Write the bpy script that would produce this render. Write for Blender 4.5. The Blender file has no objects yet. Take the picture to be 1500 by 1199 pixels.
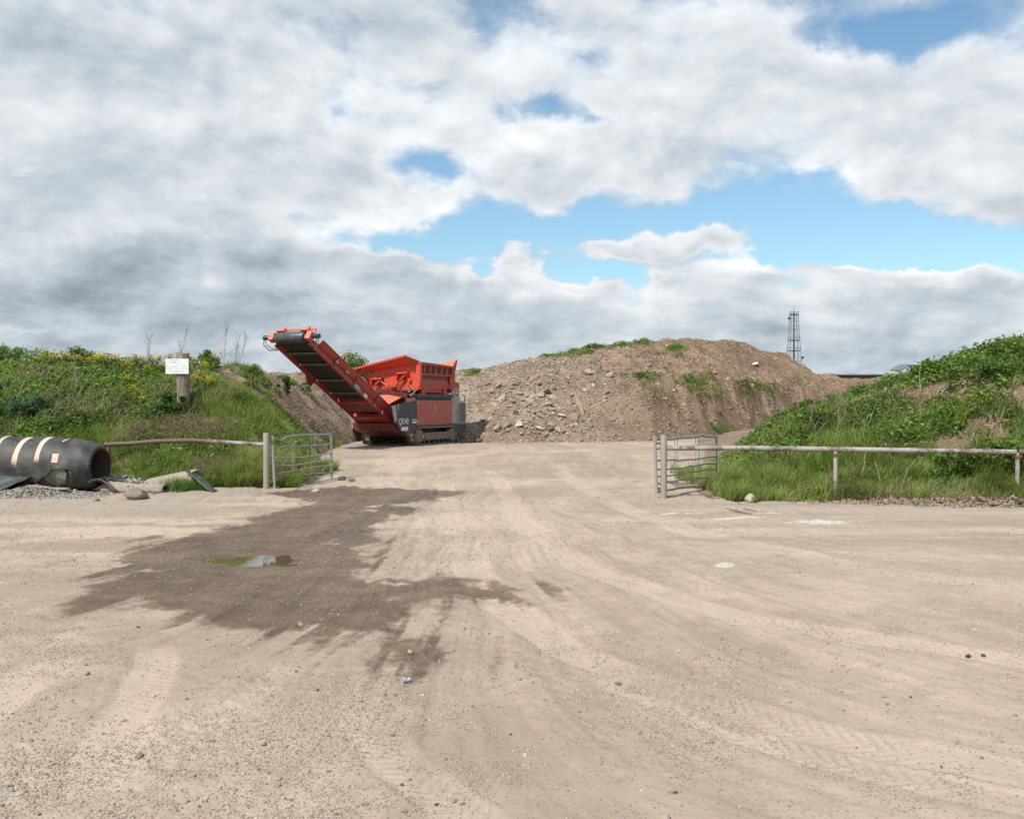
import bpy, math, random
import numpy as np
from mathutils import Vector, Matrix, Euler
R = math.radians
random.seed(7)
rng = np.random.default_rng(7)
S = bpy.context.scene
COL = S.collection
FOC, EYE, HOR = 1450.0, 1.75, 588.0       # focal length in photo pixels, eye height, horizon row

# ---------------------------------------------------------------- camera
cd = bpy.data.cameras.new('camera'); cam = bpy.data.objects.new('camera', cd); COL.objects.link(cam)
cam.location = (0, 0, EYE); cam.rotation_euler = (R(90), 0, 0)
cd.sensor_width = 36; cd.lens = FOC / 1500 * 36; cd.shift_y = -(599.5 - HOR) / 1500
cd.clip_start = 0.05; cd.clip_end = 8000
S.camera = cam
# ---------------------------------------------------------------- exposure
S.view_settings.view_transform = 'Standard'; S.view_settings.look = 'None'
S.view_settings.gamma = 1; S.view_settings.exposure = 0.30
# ---------------------------------------------------------------- sun
SUN = Vector((-0.52, -0.62, 1.0)).normalized()
sl = bpy.data.lights.new('sun', 'SUN'); sl.energy = 4.0; sl.angle = R(0.7); sl.color = (1, 0.95, 0.87)
so = bpy.data.objects.new('sun', sl); COL.objects.link(so)
so.rotation_euler = (-SUN).to_track_quat('-Z', 'Y').to_euler()

# ---------------------------------------------------------------- node helper
class NT:
    def __init__(s, tree): s.t = tree; s.n = tree.nodes; s.l = tree.links
    def new(s, typ, **kw):
        nd = s.n.new(typ)
        for k, v in kw.items(): setattr(nd, k, v)
        return nd
    def put(s, sock, v):
        if v is None: return
        if isinstance(v, bpy.types.NodeSocket): s.l.new(v, sock)
        else:
            if sock.type == 'RGBA' and len(v) == 3: v = (*v, 1)
            sock.default_value = v
    def m(s, op, a, b=None, c=None, clamp=False):
        nd = s.new('ShaderNodeMath', operation=op, use_clamp=clamp)
        for i, v in enumerate((a, b, c)): s.put(nd.inputs[i], v)
        return nd.outputs[0]
    def v(s, op, a, b=None, out=0):
        nd = s.new('ShaderNodeVectorMath', operation=op)
        s.put(nd.inputs[0], a); s.put(nd.inputs[1], b)
        return nd.outputs[out]
    def noise(s, vec, scale, detail=4, rough=.5, dist=0, out='Fac', dim='3D'):
        nd = s.new('ShaderNodeTexNoise', noise_dimensions=dim)
        s.put(nd.inputs['Vector'], vec); nd.inputs['Scale'].default_value = scale
        nd.inputs['Detail'].default_value = detail; nd.inputs['Roughness'].default_value = rough
        nd.inputs['Distortion'].default_value = dist
        return nd.outputs[out]
    def vor(s, vec, scale, out='Distance', feature='F1'):
        nd = s.new('ShaderNodeTexVoronoi', feature=feature); s.put(nd.inputs['Vector'], vec)
        nd.inputs['Scale'].default_value = scale
        return nd.outputs[out]
    def step(s, x, lo, hi):
        nd = s.new('ShaderNodeMapRange', interpolation_type='SMOOTHSTEP')
        s.put(nd.inputs[0], x); nd.inputs[1].default_value = lo; nd.inputs[2].default_value = hi
        return nd.outputs[0]
    def mix(s, f, a, b, mode='MIX'):
        nd = s.new('ShaderNodeMix', data_type='RGBA', blend_type=mode)
        s.put(nd.inputs[0], f); s.put(nd.inputs[6], a); s.put(nd.inputs[7], b)
        return nd.outputs[2]
    def attr(s, name, out='Fac'):
        return s.new('ShaderNodeAttribute', attribute_name=name).outputs[out]
    def obj(s): return s.new('ShaderNodeTexCoord').outputs['Object']
    def bump(s, h, strength=.5, dist=.02, normal=None):
        nd = s.new('ShaderNodeBump'); s.put(nd.inputs['Height'], h)
        nd.inputs['Strength'].default_value = strength; nd.inputs['Distance'].default_value = dist
        if normal is not None: s.put(nd.inputs['Normal'], normal)
        return nd.outputs[0]

# ---------------------------------------------------------------- world: sky with procedural cloud
def build_world():
    w = bpy.data.worlds.new('World'); S.world = w; w.use_nodes = True
    t = NT(w.node_tree); t.n.clear()
    sky = t.new('ShaderNodeTexSky', sky_type='NISHITA', sun_disc=False)
    sky.sun_elevation = math.asin(SUN.z); sky.sun_rotation = math.atan2(SUN.x, SUN.y)
    sky.air_density = 1.0; sky.dust_density = 0.6; sky.ozone_density = 1.6
    g = t.new('ShaderNodeTexCoord').outputs['Generated']
    sp = t.new('ShaderNodeSeparateXYZ'); t.put(sp.inputs[0], g)
    X, Y, Z = sp.outputs
    az = t.m('ARCTAN2', X, Y); el = t.m('ARCSINE', Z)
    cb = t.new('ShaderNodeCombineXYZ'); t.put(cb.inputs[0], az); t.put(cb.inputs[1], el)
    P = cb.outputs[0]
    # flattened cloud-deck coordinate: features shrink towards the horizon
    zc = t.m('ADD', t.m('MAXIMUM', Z, 0.0), 0.16)
    cq = t.new('ShaderNodeCombineXYZ'); t.put(cq.inputs[0], t.m('DIVIDE', X, zc)); t.put(cq.inputs[1], t.m('DIVIDE', Y, zc))
    Q = cq.outputs[0]
    wn = t.noise(P, 12, 5, .6, out='Color')
    P2 = t.v('ADD', P, t.v('MULTIPLY', t.v('SUBTRACT', wn, (.5, .5, .5)), (.11, .06, 0)))
    def ang(px, py):
        u = (px - 750) / FOC; v = (HOR - py) / FOC
        return math.atan(u), math.atan2(v, math.sqrt(1 + u * u))
    def blobs(lst, pos):
        acc = None
        for (px, py, sx, sy, wt) in lst:
            a, e = ang(px, py)
            nd = t.new('ShaderNodeVectorMath', operation='MULTIPLY_ADD')
            fx, fy = FOC / sx / 2.1, FOC / sy / 2.1
            t.put(nd.inputs[0], pos); nd.inputs[1].default_value = (fx, fy, 0); nd.inputs[2].default_value = (-a * fx, -e * fy, 0)
            gt = t.new('ShaderNodeTexGradient', gradient_type='QUADRATIC_SPHERE'); t.put(gt.inputs[0], nd.outputs[0])
            acc = t.m('MULTIPLY_ADD', gt.outputs['Fac'], wt * 1.15, 0.0 if acc is None else acc)
        return acc
    cover = blobs(COVER, P2)
    shade = blobs(SHADE, P2)
    sun2 = Vector((-0.035, 0.03, 0))
    def field(q, p, det):
        a = t.noise(q, 1.25, det, .56, .2)
        b = t.noise(t.v('MULTIPLY', p, (1, 1.5, 1)), 10, det, .56, .2)
        return t.m('ADD', t.m('MULTIPLY', t.m('SUBTRACT', a, .5), 2.3), t.m('MULTIPLY', t.m('SUBTRACT', b, .5), 2.9))
    n1 = field(Q, P, 8)
    # second sample up-sun for the relief of the cloud tops
    n2 = field(t.v('ADD', Q, (-.08, -.14, 0)), t.v('ADD', P, (-0.012, 0.016, 0)), 5)
    dens = t.m('ADD', n1, cover)
    soft = t.step(el, .10, .30)
    hw = t.m('MULTIPLY_ADD', soft, .40, .30)
    alpha = t.m('MULTIPLY_ADD', t.m('DIVIDE', dens, hw), .5, .5, clamp=True)
    alpha = t.m('MULTIPLY', t.m('MULTIPLY', alpha, alpha), t.m('MULTIPLY_ADD', alpha, -2.0, 3.0))
    rim = t.m('MULTIPLY', t.m('MULTIPLY', t.step(dens, -.2, .15), t.m('SUBTRACT', 1.0, t.step(dens, .25, .8))), .09)
    br = t.m('ADD', t.m('MULTIPLY_ADD', t.m('SUBTRACT', n1, n2), 0.24, 0.60), shade)
    br = t.m('ADD', br, rim)
    br = t.m('SUBTRACT', br, t.m('MULTIPLY', t.step(dens, .4, 1.5), .06))
    br = t.m('MINIMUM', t.m('MAXIMUM', br, 0.30), 0.93)
    tint = t.mix(t.step(br, .3, .75), (0.80, 0.96, 1.10), (.97, 1.0, 1.03))
    comb = t.new('ShaderNodeCombineColor')
    for i in range(3): t.put(comb.inputs[i], br)
    cloud = t.mix(1.0, tint, comb.outputs[0], 'MULTIPLY')
    bg1 = t.new('ShaderNodeBackground'); t.put(bg1.inputs[0], t.mix(1.0, sky.outputs[0], (.92, 1.08, 1.06), 'MULTIPLY')); bg1.inputs[1].default_value = SKY_STRENGTH
    bg2 = t.new('ShaderNodeBackground'); t.put(bg2.inputs[0], cloud); bg2.inputs[1].default_value = 1.0
    mx = t.new('ShaderNodeMixShader'); t.put(mx.inputs[0], alpha)
    t.l.new(bg1.outputs[0], mx.inputs[1]); t.l.new(bg2.outputs[0], mx.inputs[2])
    out = t.new('ShaderNodeOutputWorld'); t.l.new(mx.outputs[0], out.inputs[0])
    w.cycles.sampling_method = 'MANUAL'; w.cycles.sample_map_resolution = 512
SKY_STRENGTH = 0.115
COVER = [  # where the cloud is thick (+) and where the blue shows (-): photo column, row, radii, weight
    (300, 150, 560, 300, .85), (1050, 110, 330, 90, .7), (1150, 215, 260, 60, .6), (800, 235, 90, 55, .9), (560, 290, 130, 60, .6),
    (1420, 190, 130, 110, .7), (1400, 305, 90, 35, .5),
    (1345, 45, 95, 34, -1.7), (1290, 55, 60, 25, -.7), (640, 238, 90, 28, -1.3), (795, 160, 60, 22, -1.1), (880, 172, 80, 14, -.9), (500, 160, 35, 30, -.8), (850, 95, 50, 25, -.6),
    (690, 338, 220, 36, -1.5), (1180, 265, 60, 14, -.5), (930, 270, 60, 12, -.4), (1010, 312, 190, 26, -1.2), (1270, 335, 150, 42, -1.3), (870, 395, 120, 22, -1.0), (600, 372, 45, 18, -1.0),
    (1180, 372, 140, 24, -1.2), (1420, 375, 110, 24, -1.2),
    (1030, 352, 85, 26, 2.0), (890, 366, 55, 20, 1.3), (760, 385, 40, 24, 1.5), (545, 388, 60, 20, 1.0),
    (1240, 398, 30, 14, 1.0), (1330, 402, 36, 14, 1.0), (1470, 412, 30, 14, .9), (980, 400, 30, 16, .9), (880, 425, 34, 16, .8), (620, 405, 40, 18, .7),
    (1100, 400, 110, 18, 1.0), (1400, 425, 170, 26, 1.0), (820, 430, 70, 22, .9), (690, 425, 60, 22, .9),
    (750, 490, 1500, 48, 1.15), (750, 590, 3000, 60, 2.0), (200, 400, 330, 80, .8), (60, 482, 110, 10, -1.1), (560, 352, 50, 16, -.8), (1345, 375, 60, 14, -.4), (700, 400, 30, 14, -.8), (1290, 300, 60, 14, -.4), (240, 478, 50, 9, -.5),
]
SHADE = [  # lighter (+) and greyer (-) parts of the cloud
    (1240, 392, 26, 8, .18), (1330, 396, 30, 8, .18), (980, 392, 26, 8, .18), (620, 398, 36, 9, .15), (760, 378, 34, 12, .16), (280, 160, 300, 60, .10), (700, 190, 200, 60, .06),
    (120, 435, 230, 42, -.17), (380, 380, 75, 45, -.18), (225, 385, 60, 22, -.08), (60, 60, 160, 70, -.05), (60, 60, 170, 80, -.12), (560, 30, 160, 35, -.10), (600, 440, 110, 30, -.08), (300, 215, 260, 40, -.07),
    (750, 520, 1500, 45, -.07), (1030, 345, 80, 16, .2), (1030, 385, 90, 10, -.12), (800, 215, 90, 40, .12), (800, 290, 120, 16, -.05),
    (130, 150, 140, 60, .08), (560, 290, 130, 50, .12), (300, 400, 45, 25, .16), (1100, 388, 60, 10, .2), (840, 428, 80, 12, .16),
    (1360, 410, 160, 12, .15), (1150, 170, 230, 50, .08), (1420, 210, 140, 60, .08), (900, 60, 430, 60, .04),
]
build_world()

# ================================================================ helpers
def tag(o, label=None, cat=None, group=None, kind=None):
    if label: o['label'] = label
    if cat: o['category'] = cat
    if group: o['group'] = group
    if kind: o['kind'] = kind
    return o
def link(name, me, mat=None, parent=None, loc=None, rot=None):
    o = bpy.data.objects.new(name, me); COL.objects.link(o)
    if mat is not None and me is not None and not me.materials:
        for mm in (mat if isinstance(mat, (list, tuple)) else [mat]): me.materials.append(mm)
    if parent is not None: o.parent = parent
    if loc is not None: o.location = loc
    if rot is not None: o.rotation_euler = rot
    return o
def empty(name, loc=(0, 0, 0), rz=0):
    o = bpy.data.objects.new(name, None); COL.objects.link(o); o.location = loc; o.rotation_euler = (0, 0, rz)
    o.empty_display_size = .2
    return o
def np_mesh(name, verts, faces_flat, loop_tot, smooth=False, attrs=None):
    """verts Nx3, faces_flat 1-D vertex indices, loop_tot 1-D face sizes (or int)"""
    me = bpy.data.meshes.new(name)
    n = len(verts); me.vertices.add(n)
    me.vertices.foreach_set('co', np.ascontiguousarray(verts, dtype=np.float32).ravel())
    ff = np.ascontiguousarray(faces_flat, dtype=np.int32).ravel()
    if np.isscalar(loop_tot): lt = np.full(len(ff) // loop_tot, loop_tot, np.int32)
    else: lt = np.asarray(loop_tot, np.int32)
    ls = np.concatenate([[0], np.cumsum(lt)[:-1]]).astype(np.int32)
    me.loops.add(len(ff)); me.loops.foreach_set('vertex_index', ff)
    me.polygons.add(len(lt)); me.polygons.foreach_set('loop_start', ls); me.polygons.foreach_set('loop_total', lt)
    if smooth: me.polygons.foreach_set('use_smooth', np.ones(len(lt), bool))
    me.update(calc_edges=True)
    for k, v in (attrs or {}).items():
        if v.ndim == 1:
            a = me.attributes.new(k, 'FLOAT', 'POINT'); a.data.foreach_set('value', v.astype(np.float32))
        else:
            a = me.attributes.new(k, 'FLOAT_COLOR', 'POINT')
            c = np.ones((n, 4), np.float32); c[:, :3] = v; a.data.foreach_set('color', c.ravel())
    return me
# ---- value noise
def _h(ix, iy, seed):
    h = (ix.astype(np.int64) * 374761393 + iy.astype(np.int64) * 668265263 + seed * 974711) & 0xffffffff
    h = ((h ^ (h >> 13)) * 1274126177) & 0xffffffff
    h = h ^ (h >> 16)
    return (h & 0xffff) / 65535.0
def vn(x, y, seed=0):
    x0 = np.floor(x); y0 = np.floor(y); fx = x - x0; fy = y - y0
    fx = fx * fx * fx * (fx * (fx * 6 - 15) + 10); fy = fy * fy * fy * (fy * (fy * 6 - 15) + 10)
    a = _h(x0, y0, seed); b = _h(x0 + 1, y0, seed); c = _h(x0, y0 + 1, seed); d = _h(x0 + 1, y0 + 1, seed)
    return (a + (b - a) * fx) * (1 - fy) + (c + (d - c) * fx) * fy - .5
def fbm(x, y, s, octs=4, seed=0, gain=.5, ridge=False):
    t = 0; a = 1; tot = 0
    ca, sa = math.cos(.7), math.sin(.7)
    for o in range(octs):
        v = vn(x / s + 13.7 * o, y / s - 7.3 * o, seed + o)
        if ridge: v = .5 - 2 * np.abs(v)
        t = t + a * v; tot += a; a *= gain; s *= .5
        x, y = ca * x - sa * y, sa * x + ca * y
    return t / tot
def ss(x, lo, hi):
    t = np.clip((x - lo) / (hi - lo), 0, 1); return t * t * (3 - 2 * t)
def smin(a, b, k):
    h = np.clip(.5 + .5 * (b - a) / k, 0, 1); return b + (a - b) * h - k * h * (1 - h)

# ---- shape collector: local-coordinate boxes, tubes, prisms -> one mesh
class MB:
    def __init__(s): s.v = []; s.f = []; s.mi = []; s.cur = 0
    def add(s, vs, fs):
        o = len(s.v); s.v += [tuple(p) for p in vs]; s.f += [tuple(i + o for i in f) for f in fs]; s.mi += [s.cur] * len(fs); return s
    def box(s, x0, x1, y0, y1, z0, z1):
        vs = [(x, y, z) for x in (x0, x1) for y in (y0, y1) for z in (z0, z1)]
        return s.add(vs, [(0, 1, 3, 2), (4, 6, 7, 5), (0, 4, 5, 1), (2, 3, 7, 6), (0, 2, 6, 4), (1, 5, 7, 3)])
    def obox(s, c, ax, ay, az):
        c = Vector(c); ax = Vector(ax); ay = Vector(ay); az = Vector(az)
        vs = [c + i * ax + j * ay + k * az for i in (-1, 1) for j in (-1, 1) for k in (-1, 1)]
        return s.add(vs, [(0, 1, 3, 2), (4, 6, 7, 5), (0, 4, 5, 1), (2, 3, 7, 6), (0, 2, 6, 4), (1, 5, 7, 3)])
    def prism(s, poly, d):
        """poly: list of 3-D points in one plane, d: extrusion vector"""
        d = Vector(d); n = len(poly); vs = [Vector(p) for p in poly] + [Vector(p) + d for p in poly]
        return s.add(vs, [tuple(range(n))[::-1], tuple(range(n, 2 * n))] + [(i, (i + 1) % n, n + (i + 1) % n, n + i) for i in range(n)])
    def beam(s, a, b, w, h, up=(0, 0, 1)):
        a = Vector(a); b = Vector(b); d = (b - a); dn = d.normalized(); side = dn.cross(Vector(up)).normalized(); u = side.cross(dn)
        return s.obox((a + b) / 2, d / 2, side * w / 2, u * h / 2)
    def tube(s, pts, r, n=8, cap=True):
        pts = [Vector(p) for p in pts]; rs = r if isinstance(r, (list, tuple)) else [r] * len(pts)
        vs = []; fs = []; prev = None
        for i, p in enumerate(pts):
            d = (pts[min(i + 1, len(pts) - 1)] - pts[max(i - 1, 0)]).normalized()
            if prev is None: u = d.orthogonal().normalized()
            else: u = (prev - prev.dot(d) * d).normalized()
            prev = u; w = d.cross(u)
            for k in range(n):
                a = 2 * math.pi * k / n; vs.append(p + rs[i] * (math.cos(a) * u + math.sin(a) * w))
        for i in range(len(pts) - 1):
            for k in range(n):
                fs.append((i * n + k, i * n + (k + 1) % n, (i + 1) * n + (k + 1) % n, (i + 1) * n + k))
        if cap: fs += [tuple(range(n))[::-1], tuple(range((len(pts) - 1) * n, len(pts) * n))]
        return s.add(vs, fs)
    def build(s, name, mat, parent=None, smooth=False, bevel=0, loc=None):
        me = bpy.data.meshes.new(name); me.from_pydata([tuple(v) for v in s.v], [], s.f); me.update()
        mats = mat if isinstance(mat, (list, tuple)) else [mat]
        for m in mats: me.materials.append(m)
        if len(mats) > 1: me.polygons.foreach_set('material_index', np.array(s.mi, np.int32))
        if smooth: me.polygons.foreach_set('use_smooth', np.ones(len(s.f), bool)); 
        if smooth: me.set_sharp_from_angle(angle=R(38))
        o = link(name, me, None, parent, loc)
        if bevel:
            b = o.modifiers.new('b', 'BEVEL'); b.width = bevel; b.segments = 2; b.limit_method = 'ANGLE'
        return o

# ================================================================ materials
MATS = {}
def newmat(name):
    m = bpy.data.materials.new(name); m.use_nodes = True; t = NT(m.node_tree)
    for nd in list(t.n):
        if nd.type == 'BSDF_PRINCIPLED': pb = nd
    MATS[name] = m
    return m, t, pb
def simple(name, col, rough=.6, metal=0, dirt=.25, dscale=6, dirtcol=(.20, .16, .12), bump=.15, bscale=40, grime=0, edge=None):
    """painted / plain surface with mottling and soil dirt that is patchy all over"""
    m, t, b = newmat(name); P = t.obj()
    n1 = t.noise(P, dscale, 6, .62); n2 = t.noise(P, dscale * 5.3, 4, .6)
    c = t.mix(t.step(n2, .35, .7), tuple(x * .86 for x in col), tuple(min(1, x * 1.08) for x in col))
    c = t.mix(t.m('MULTIPLY', t.step(n1, .42, .72), dirt), c, dirtcol)
    if grime:
        st = t.noise(t.v('MULTIPLY', P, (14, 14, 1.2)), 1.5, 5, .6)
        c = t.mix(t.m('MULTIPLY', t.step(st, .45, .75), grime), c, dirtcol)
    t.put(b.inputs['Base Color'], c); b.inputs['Metallic'].default_value = metal
    t.put(b.inputs['Roughness'], t.m('MULTIPLY_ADD', n1, .3, rough - .15))
    if bump: t.put(b.inputs['Normal'], t.bump(t.noise(P, bscale, 4, .6), bump, .01))
    return m
RED = simple('red_paint', (.40, .034, .022), .5, 0, .45, 2.2, (.30, .13, .085), .05, 30, .30)
ORANGE = simple('orange_paint', (.64, .058, .022), .45, 0, .55, 3.5, (.40, .15, .085), .05, 30, .25)
PALERED = simple('faded_red_paint', (.62, .16, .10), .55, 0, .45, 5, (.42, .26, .19), .08, 30, .2)
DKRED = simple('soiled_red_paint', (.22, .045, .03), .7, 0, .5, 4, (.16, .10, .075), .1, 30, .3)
CHAR = simple('charcoal_paint', (.035, .040, .047), .5, 0, .25, 3, (.14, .12, .10), .05, 30, .2)
GREYP = simple('pale_grey_paint', (.36, .34, .31), .55, 0, .35, 4, (.22, .18, .14), .05, 30, .25)
BLACK = simple('black_rubber', (.018, .017, .016), .6, 0, .35, 5, (.10, .08, .065), .2, 60, 0)
BELT = simple('conveyor_belt', (.030, .026, .023), .75, 0, .4, 3, (.085, .065, .05), .2, 60, 0)
MUD = simple('muddy_steel', (.21, .165, .125), .85, 0, .5, 7, (.10, .075, .055), .6, 30, .2)
DARKST = simple('dark_steel', (.06, .055, .05), .6, .3, .4, 6, (.16, .13, .10), .2, 30, 0)
GALV = simple('galvanised_steel', (.27, .285, .275), .5, .25, .35, 9, (.40, .33, .25), .15, 60, .1)
GALVP = simple('painted_gate_steel', (.30, .295, .255), .6, 0, .5, 7, (.32, .25, .17), .15, 60, .35)
WHITE = simple('white_board', (.80, .81, .82), .5, 0, .08, 6, (.5, .48, .44), .02, 30, .06)
INK = simple('ink', (.16, .17, .22), .8, 0, 0, 6, bump=0)
LETTER = simple('white_lettering', (.72, .72, .70), .5, 0, .2, 12, (.3, .28, .25), 0)
STKBLUE = simple('blue_sticker', (.12, .22, .50), .4, 0, .1, 12, (.3, .28, .25), 0)
STKYEL = simple('yellow_sticker', (.70, .50, .06), .4, 0, .1, 12, (.3, .28, .25), 0)
def rusty():
    m, t, b = newmat('rusty_pipe'); P = t.obj()
    n = t.noise(P, 2.3, 7, .65); n2 = t.noise(P, 22, 5, .6)
    g = t.attr('mixr')
    f = t.step(t.m('ADD', t.m('MULTIPLY_ADD', n, .9, t.m('MULTIPLY', n2, .35)), g), .54, .70)
    paint = t.mix(n2, (.22, .205, .18), (.44, .43, .395))
    rust = t.mix(n2, (.075, .050, .036), (.17, .115, .082))
    t.put(b.inputs['Base Color'], t.mix(f, paint, rust)); b.inputs['Roughness'].default_value = .7
    t.put(b.inputs['Normal'], t.bump(n2, .4, .01)); return m
RUST = rusty()
def woodmat():
    m, t, b = newmat('weathered_wood'); P = t.obj()
    g = t.noise(t.v('MULTIPLY', P, (16, 16, 1.3)), 2, 6, .65); n = t.noise(P, 5, 4, .6)
    c = t.mix(t.step(g, .3, .7), (.09, .072, .055), (.34, .27, .20))
    c = t.mix(t.m('MULTIPLY', t.step(n, .45, .7), .5), c, (.36, .31, .26))
    t.put(b.inputs['Base Color'], c); b.inputs['Roughness'].default_value = .9
    t.put(b.inputs['Normal'], t.bump(g, .9, .03)); return m
WOOD = woodmat()
def leafmat(name, rough=.55, trans=.35):
    m, t, b = newmat(name)
    c = t.attr('tint', 'Color')
    t.put(b.inputs['Base Color'], c); b.inputs['Roughness'].default_value = rough
    b.inputs['Specular IOR Level'].default_value = .35
    tr = t.new('ShaderNodeBsdfTranslucent'); t.put(tr.inputs[0], t.mix(1.0, c, (1.25, 1.35, .6), 'MULTIPLY'))
    mx = t.new('ShaderNodeMixShader'); mx.inputs[0].default_value = trans
    t.l.new(b.outputs[0], mx.inputs[1]); t.l.new(tr.outputs[0], mx.inputs[2])
    out = [n for n in t.n if n.type == 'OUTPUT_MATERIAL'][0]; t.l.new(mx.outputs[0], out.inputs[0])
    return m
LEAF = leafmat('leaf', .55, .42); DRYM = leafmat('dry_stalk', .8, .1)
def stonemat(name, a, b_, c3, scale=3, bumpd=.04):
    m, t, b = newmat(name); P = t.obj()
    info = t.new('ShaderNodeObjectInfo').outputs['Random']
    n = t.noise(P, scale, 7, .65); n2 = t.noise(P, scale * 9, 4, .6)
    c = t.mix(t.step(n, .3, .7), a, b_); c = t.mix(t.m('MULTIPLY', t.step(n2, .5, .8), .5), c, c3)
    c = t.mix(1.0, c, t.mix(info, (.72, .70, .68), (1.2, 1.18, 1.15)), 'MULTIPLY')
    t.put(b.inputs['Base Color'], c); b.inputs['Roughness'].default_value = .9
    t.put(b.inputs['Normal'], t.bump(n2, .5, bumpd)); return m
CONC = stonemat('broken_concrete', (.30, .245, .185), (.40, .335, .26), (.20, .155, .115))
ROCKL = stonemat('pale_stone', (.40, .335, .265), (.50, .43, .34), (.28, .23, .17))
ROCKD = stonemat('dark_clod', (.09, .07, .055), (.16, .125, .095), (.06, .05, .04))
def gravelmat():
    m, t, b = newmat('gravel'); c = t.attr('tint', 'Color'); P = t.obj()
    t.put(b.inputs['Base Color'], t.mix(t.noise(P, 60, 3, .6), t.mix(1.0, c, (.8, .8, .8), 'MULTIPLY'), c))
    b.inputs['Roughness'].default_value = .9; return m
GRAV = gravelmat()

# ================================================================ terrain functions (metres)
def fL(X, Y):           # bank on the left, running back along the haul road
    w = fbm(X, Y, 2.2, 3, 51) * 1.1
    f = np.interp(X, [-60, -12, -8, -6, -4.8, -4.3], [21.6, 21.1, 20.7, 20.5, 20.35, 22.5])
    s = np.interp(Y, [18, 20, 22, 26, 30, 40, 60], [-4.95, -4.8, -4.55, -5.3, -6.1, -7.0, -7.2])
    a = Y - f + w * .5; b = s - X + w * .5
    ha = np.sin(np.clip(a / 6.2, -.2, 1) * math.pi / 2); hb = np.clip(b / 3.0, -.2, 1); hb = hb * (1.25 - .25 * hb)
    cr = np.interp(X, [-60, -14, -10.8, -9.3, -8, -7], [2.75, 2.68, 2.62, 2.60, 2.58, 2.6]) + .25 * ss(Y, 27, 33) - .2 * ss(Y, 38, 50)
    h = cr * smin(ha, hb, .25) + .06
    g = np.clip(np.minimum(ha, hb), 0, 1) ** .5
    rough = ss(b, 0, .8) * ss(Y, 22, 27) * (1 - ss(b, 3.5, 5))
    h = h + g * (fbm(X, Y, 2.6, 5, 3) * .50 + fbm(X, Y, .75, 3, 7) * .26 + fbm(X, Y, .5, 3, 9) * (.10 + .18 * rough))
    h = h + g * .22 * fbm(X, Y, 1.2, 4, 77, ridge=True) * rough
    return h
def toeM(X): return np.interp(X, [-60, -6, -3.5, -2.2, 0, 4, 6.4, 9, 12.5, 18, 30, 60], [46, 45.5, 44.8, 43.3, 42.4, 43.0, 44.4, 47.2, 51.5, 60, 68, 80])
def _crestM():
    px = [300, 560, 665, 700, 740, 800, 870, 930, 1000, 1070, 1100, 1130, 1150, 1175, 1190, 1240, 1290, 1500]
    py = [545, 545, 543, 540, 535, 523, 511, 503, 499, 501, 509, 516, 523, 536, 551, 554, 555, 555]
    xs = []; zs = []
    for a, b in zip(px, py):
        u = (a - 750) / FOC; Yc = 55.0
        for _ in range(30): Yc = .5 * Yc + .5 * (float(toeM(np.array(u * Yc))) + 12)
        Yc = min(Yc, 88)
        xs.append(u * Yc); zs.append(EYE + (HOR - b) / FOC * Yc)
    return np.array(xs), np.array(zs)
CMX, CMZ = _crestM()
def fM(X, Y):           # long spoil heap across the back of the yard
    w = fbm(X, Y, 5, 3, 61) * 2.6 + fbm(X, Y, 1.6, 3, 63) * 1.1
    t = (Y - toeM(X) + w * .5 + .3) / 12.0
    pa = np.interp(t, [-.1, 0, .08, .28, .5, .75, 1, 1.6, 3], [-.08, 0, .15, .42, .66, .88, 1, .98, .8])
    pb = np.interp(t, [-.1, 0, .06, .22, .34, .6, 1, 1.6, 3], [-.08, 0, .10, .42, .50, .74, 1, .98, .8])
    k = ss(X, 4, 9)
    cr = np.interp(X, CMX, CMZ)
    h = cr * (pa * (1 - k) + pb * k) + .03
    g = np.clip(t * 3, 0, 1)
    gul = fbm(X * 1.6, Y * .35, 1.3, 4, 21, ridge=True)
    h = h + g * (fbm(X, Y, 4.5, 5, 13) * .85 + fbm(X, Y, .7, 4, 17, .6) * .42) * (1 - .6 * ss(t, .85, 1.1)) + gul * .4 * k * ss(t, .02, .15) * (1 - ss(t, .35, .5))
    h = h + .16 * g * np.abs(fbm(X * 1.3, Y, 2.4, 4, 33)) * 6 * k * ss(t, .1, .3) - .12 * g + .32 * g * fbm(X, Y, 1.1, 4, 31, ridge=True) + .55 * k * ss(t, .03, .12) * (1 - ss(t, .42, .55)) * (fbm(X, Y * .8, 1.7, 4, 35, .6, ridge=True) - .1) * (1 - ss(t, .8, 1.1))
    return h
def toeR(X): return np.interp(X, [3.6, 4.2, 5, 6, 7, 8.5, 11, 60], [21, 18.6, 17.75, 17.35, 17.0, 16.75, 16.5, 16.4])
def fR(X, Y):           # overgrown bank on the right
    w = fbm(X, Y, 1.7, 3, 71) * .9
    a = Y - toeR(X) + w * .4
    X = np.where(Y > 22, X * 22 / np.maximum(Y, 1), X)
    cr = np.interp(X, [3.9, 4.4, 4.9, 5.5, 6.3, 7.3, 8.3, 9.2, 10.2, 11.6, 14, 60], [-.2, .0, .25, .62, 1.20, 1.62, 1.97, 2.24, 2.58, 2.92, 3.1, 3.1])
    ha = np.sin(np.clip(a / 5.6, -.15, 1) * math.pi / 2)
    back = 1 - .5 * ss(Y, 27, 40)
    h = cr * ha * back + .05 * np.clip(a, -1, 1)
    g = np.clip(a, 0, 1) * ss(X, 4.2, 5.5)
    return h + g * (fbm(X, Y, 2.0, 5, 43) * .40 + fbm(X, Y, .7, 3, 45) * .26 + fbm(X, Y, .4, 3, 47) * .08)
PUD = (-2.84, 11.05)
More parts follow.
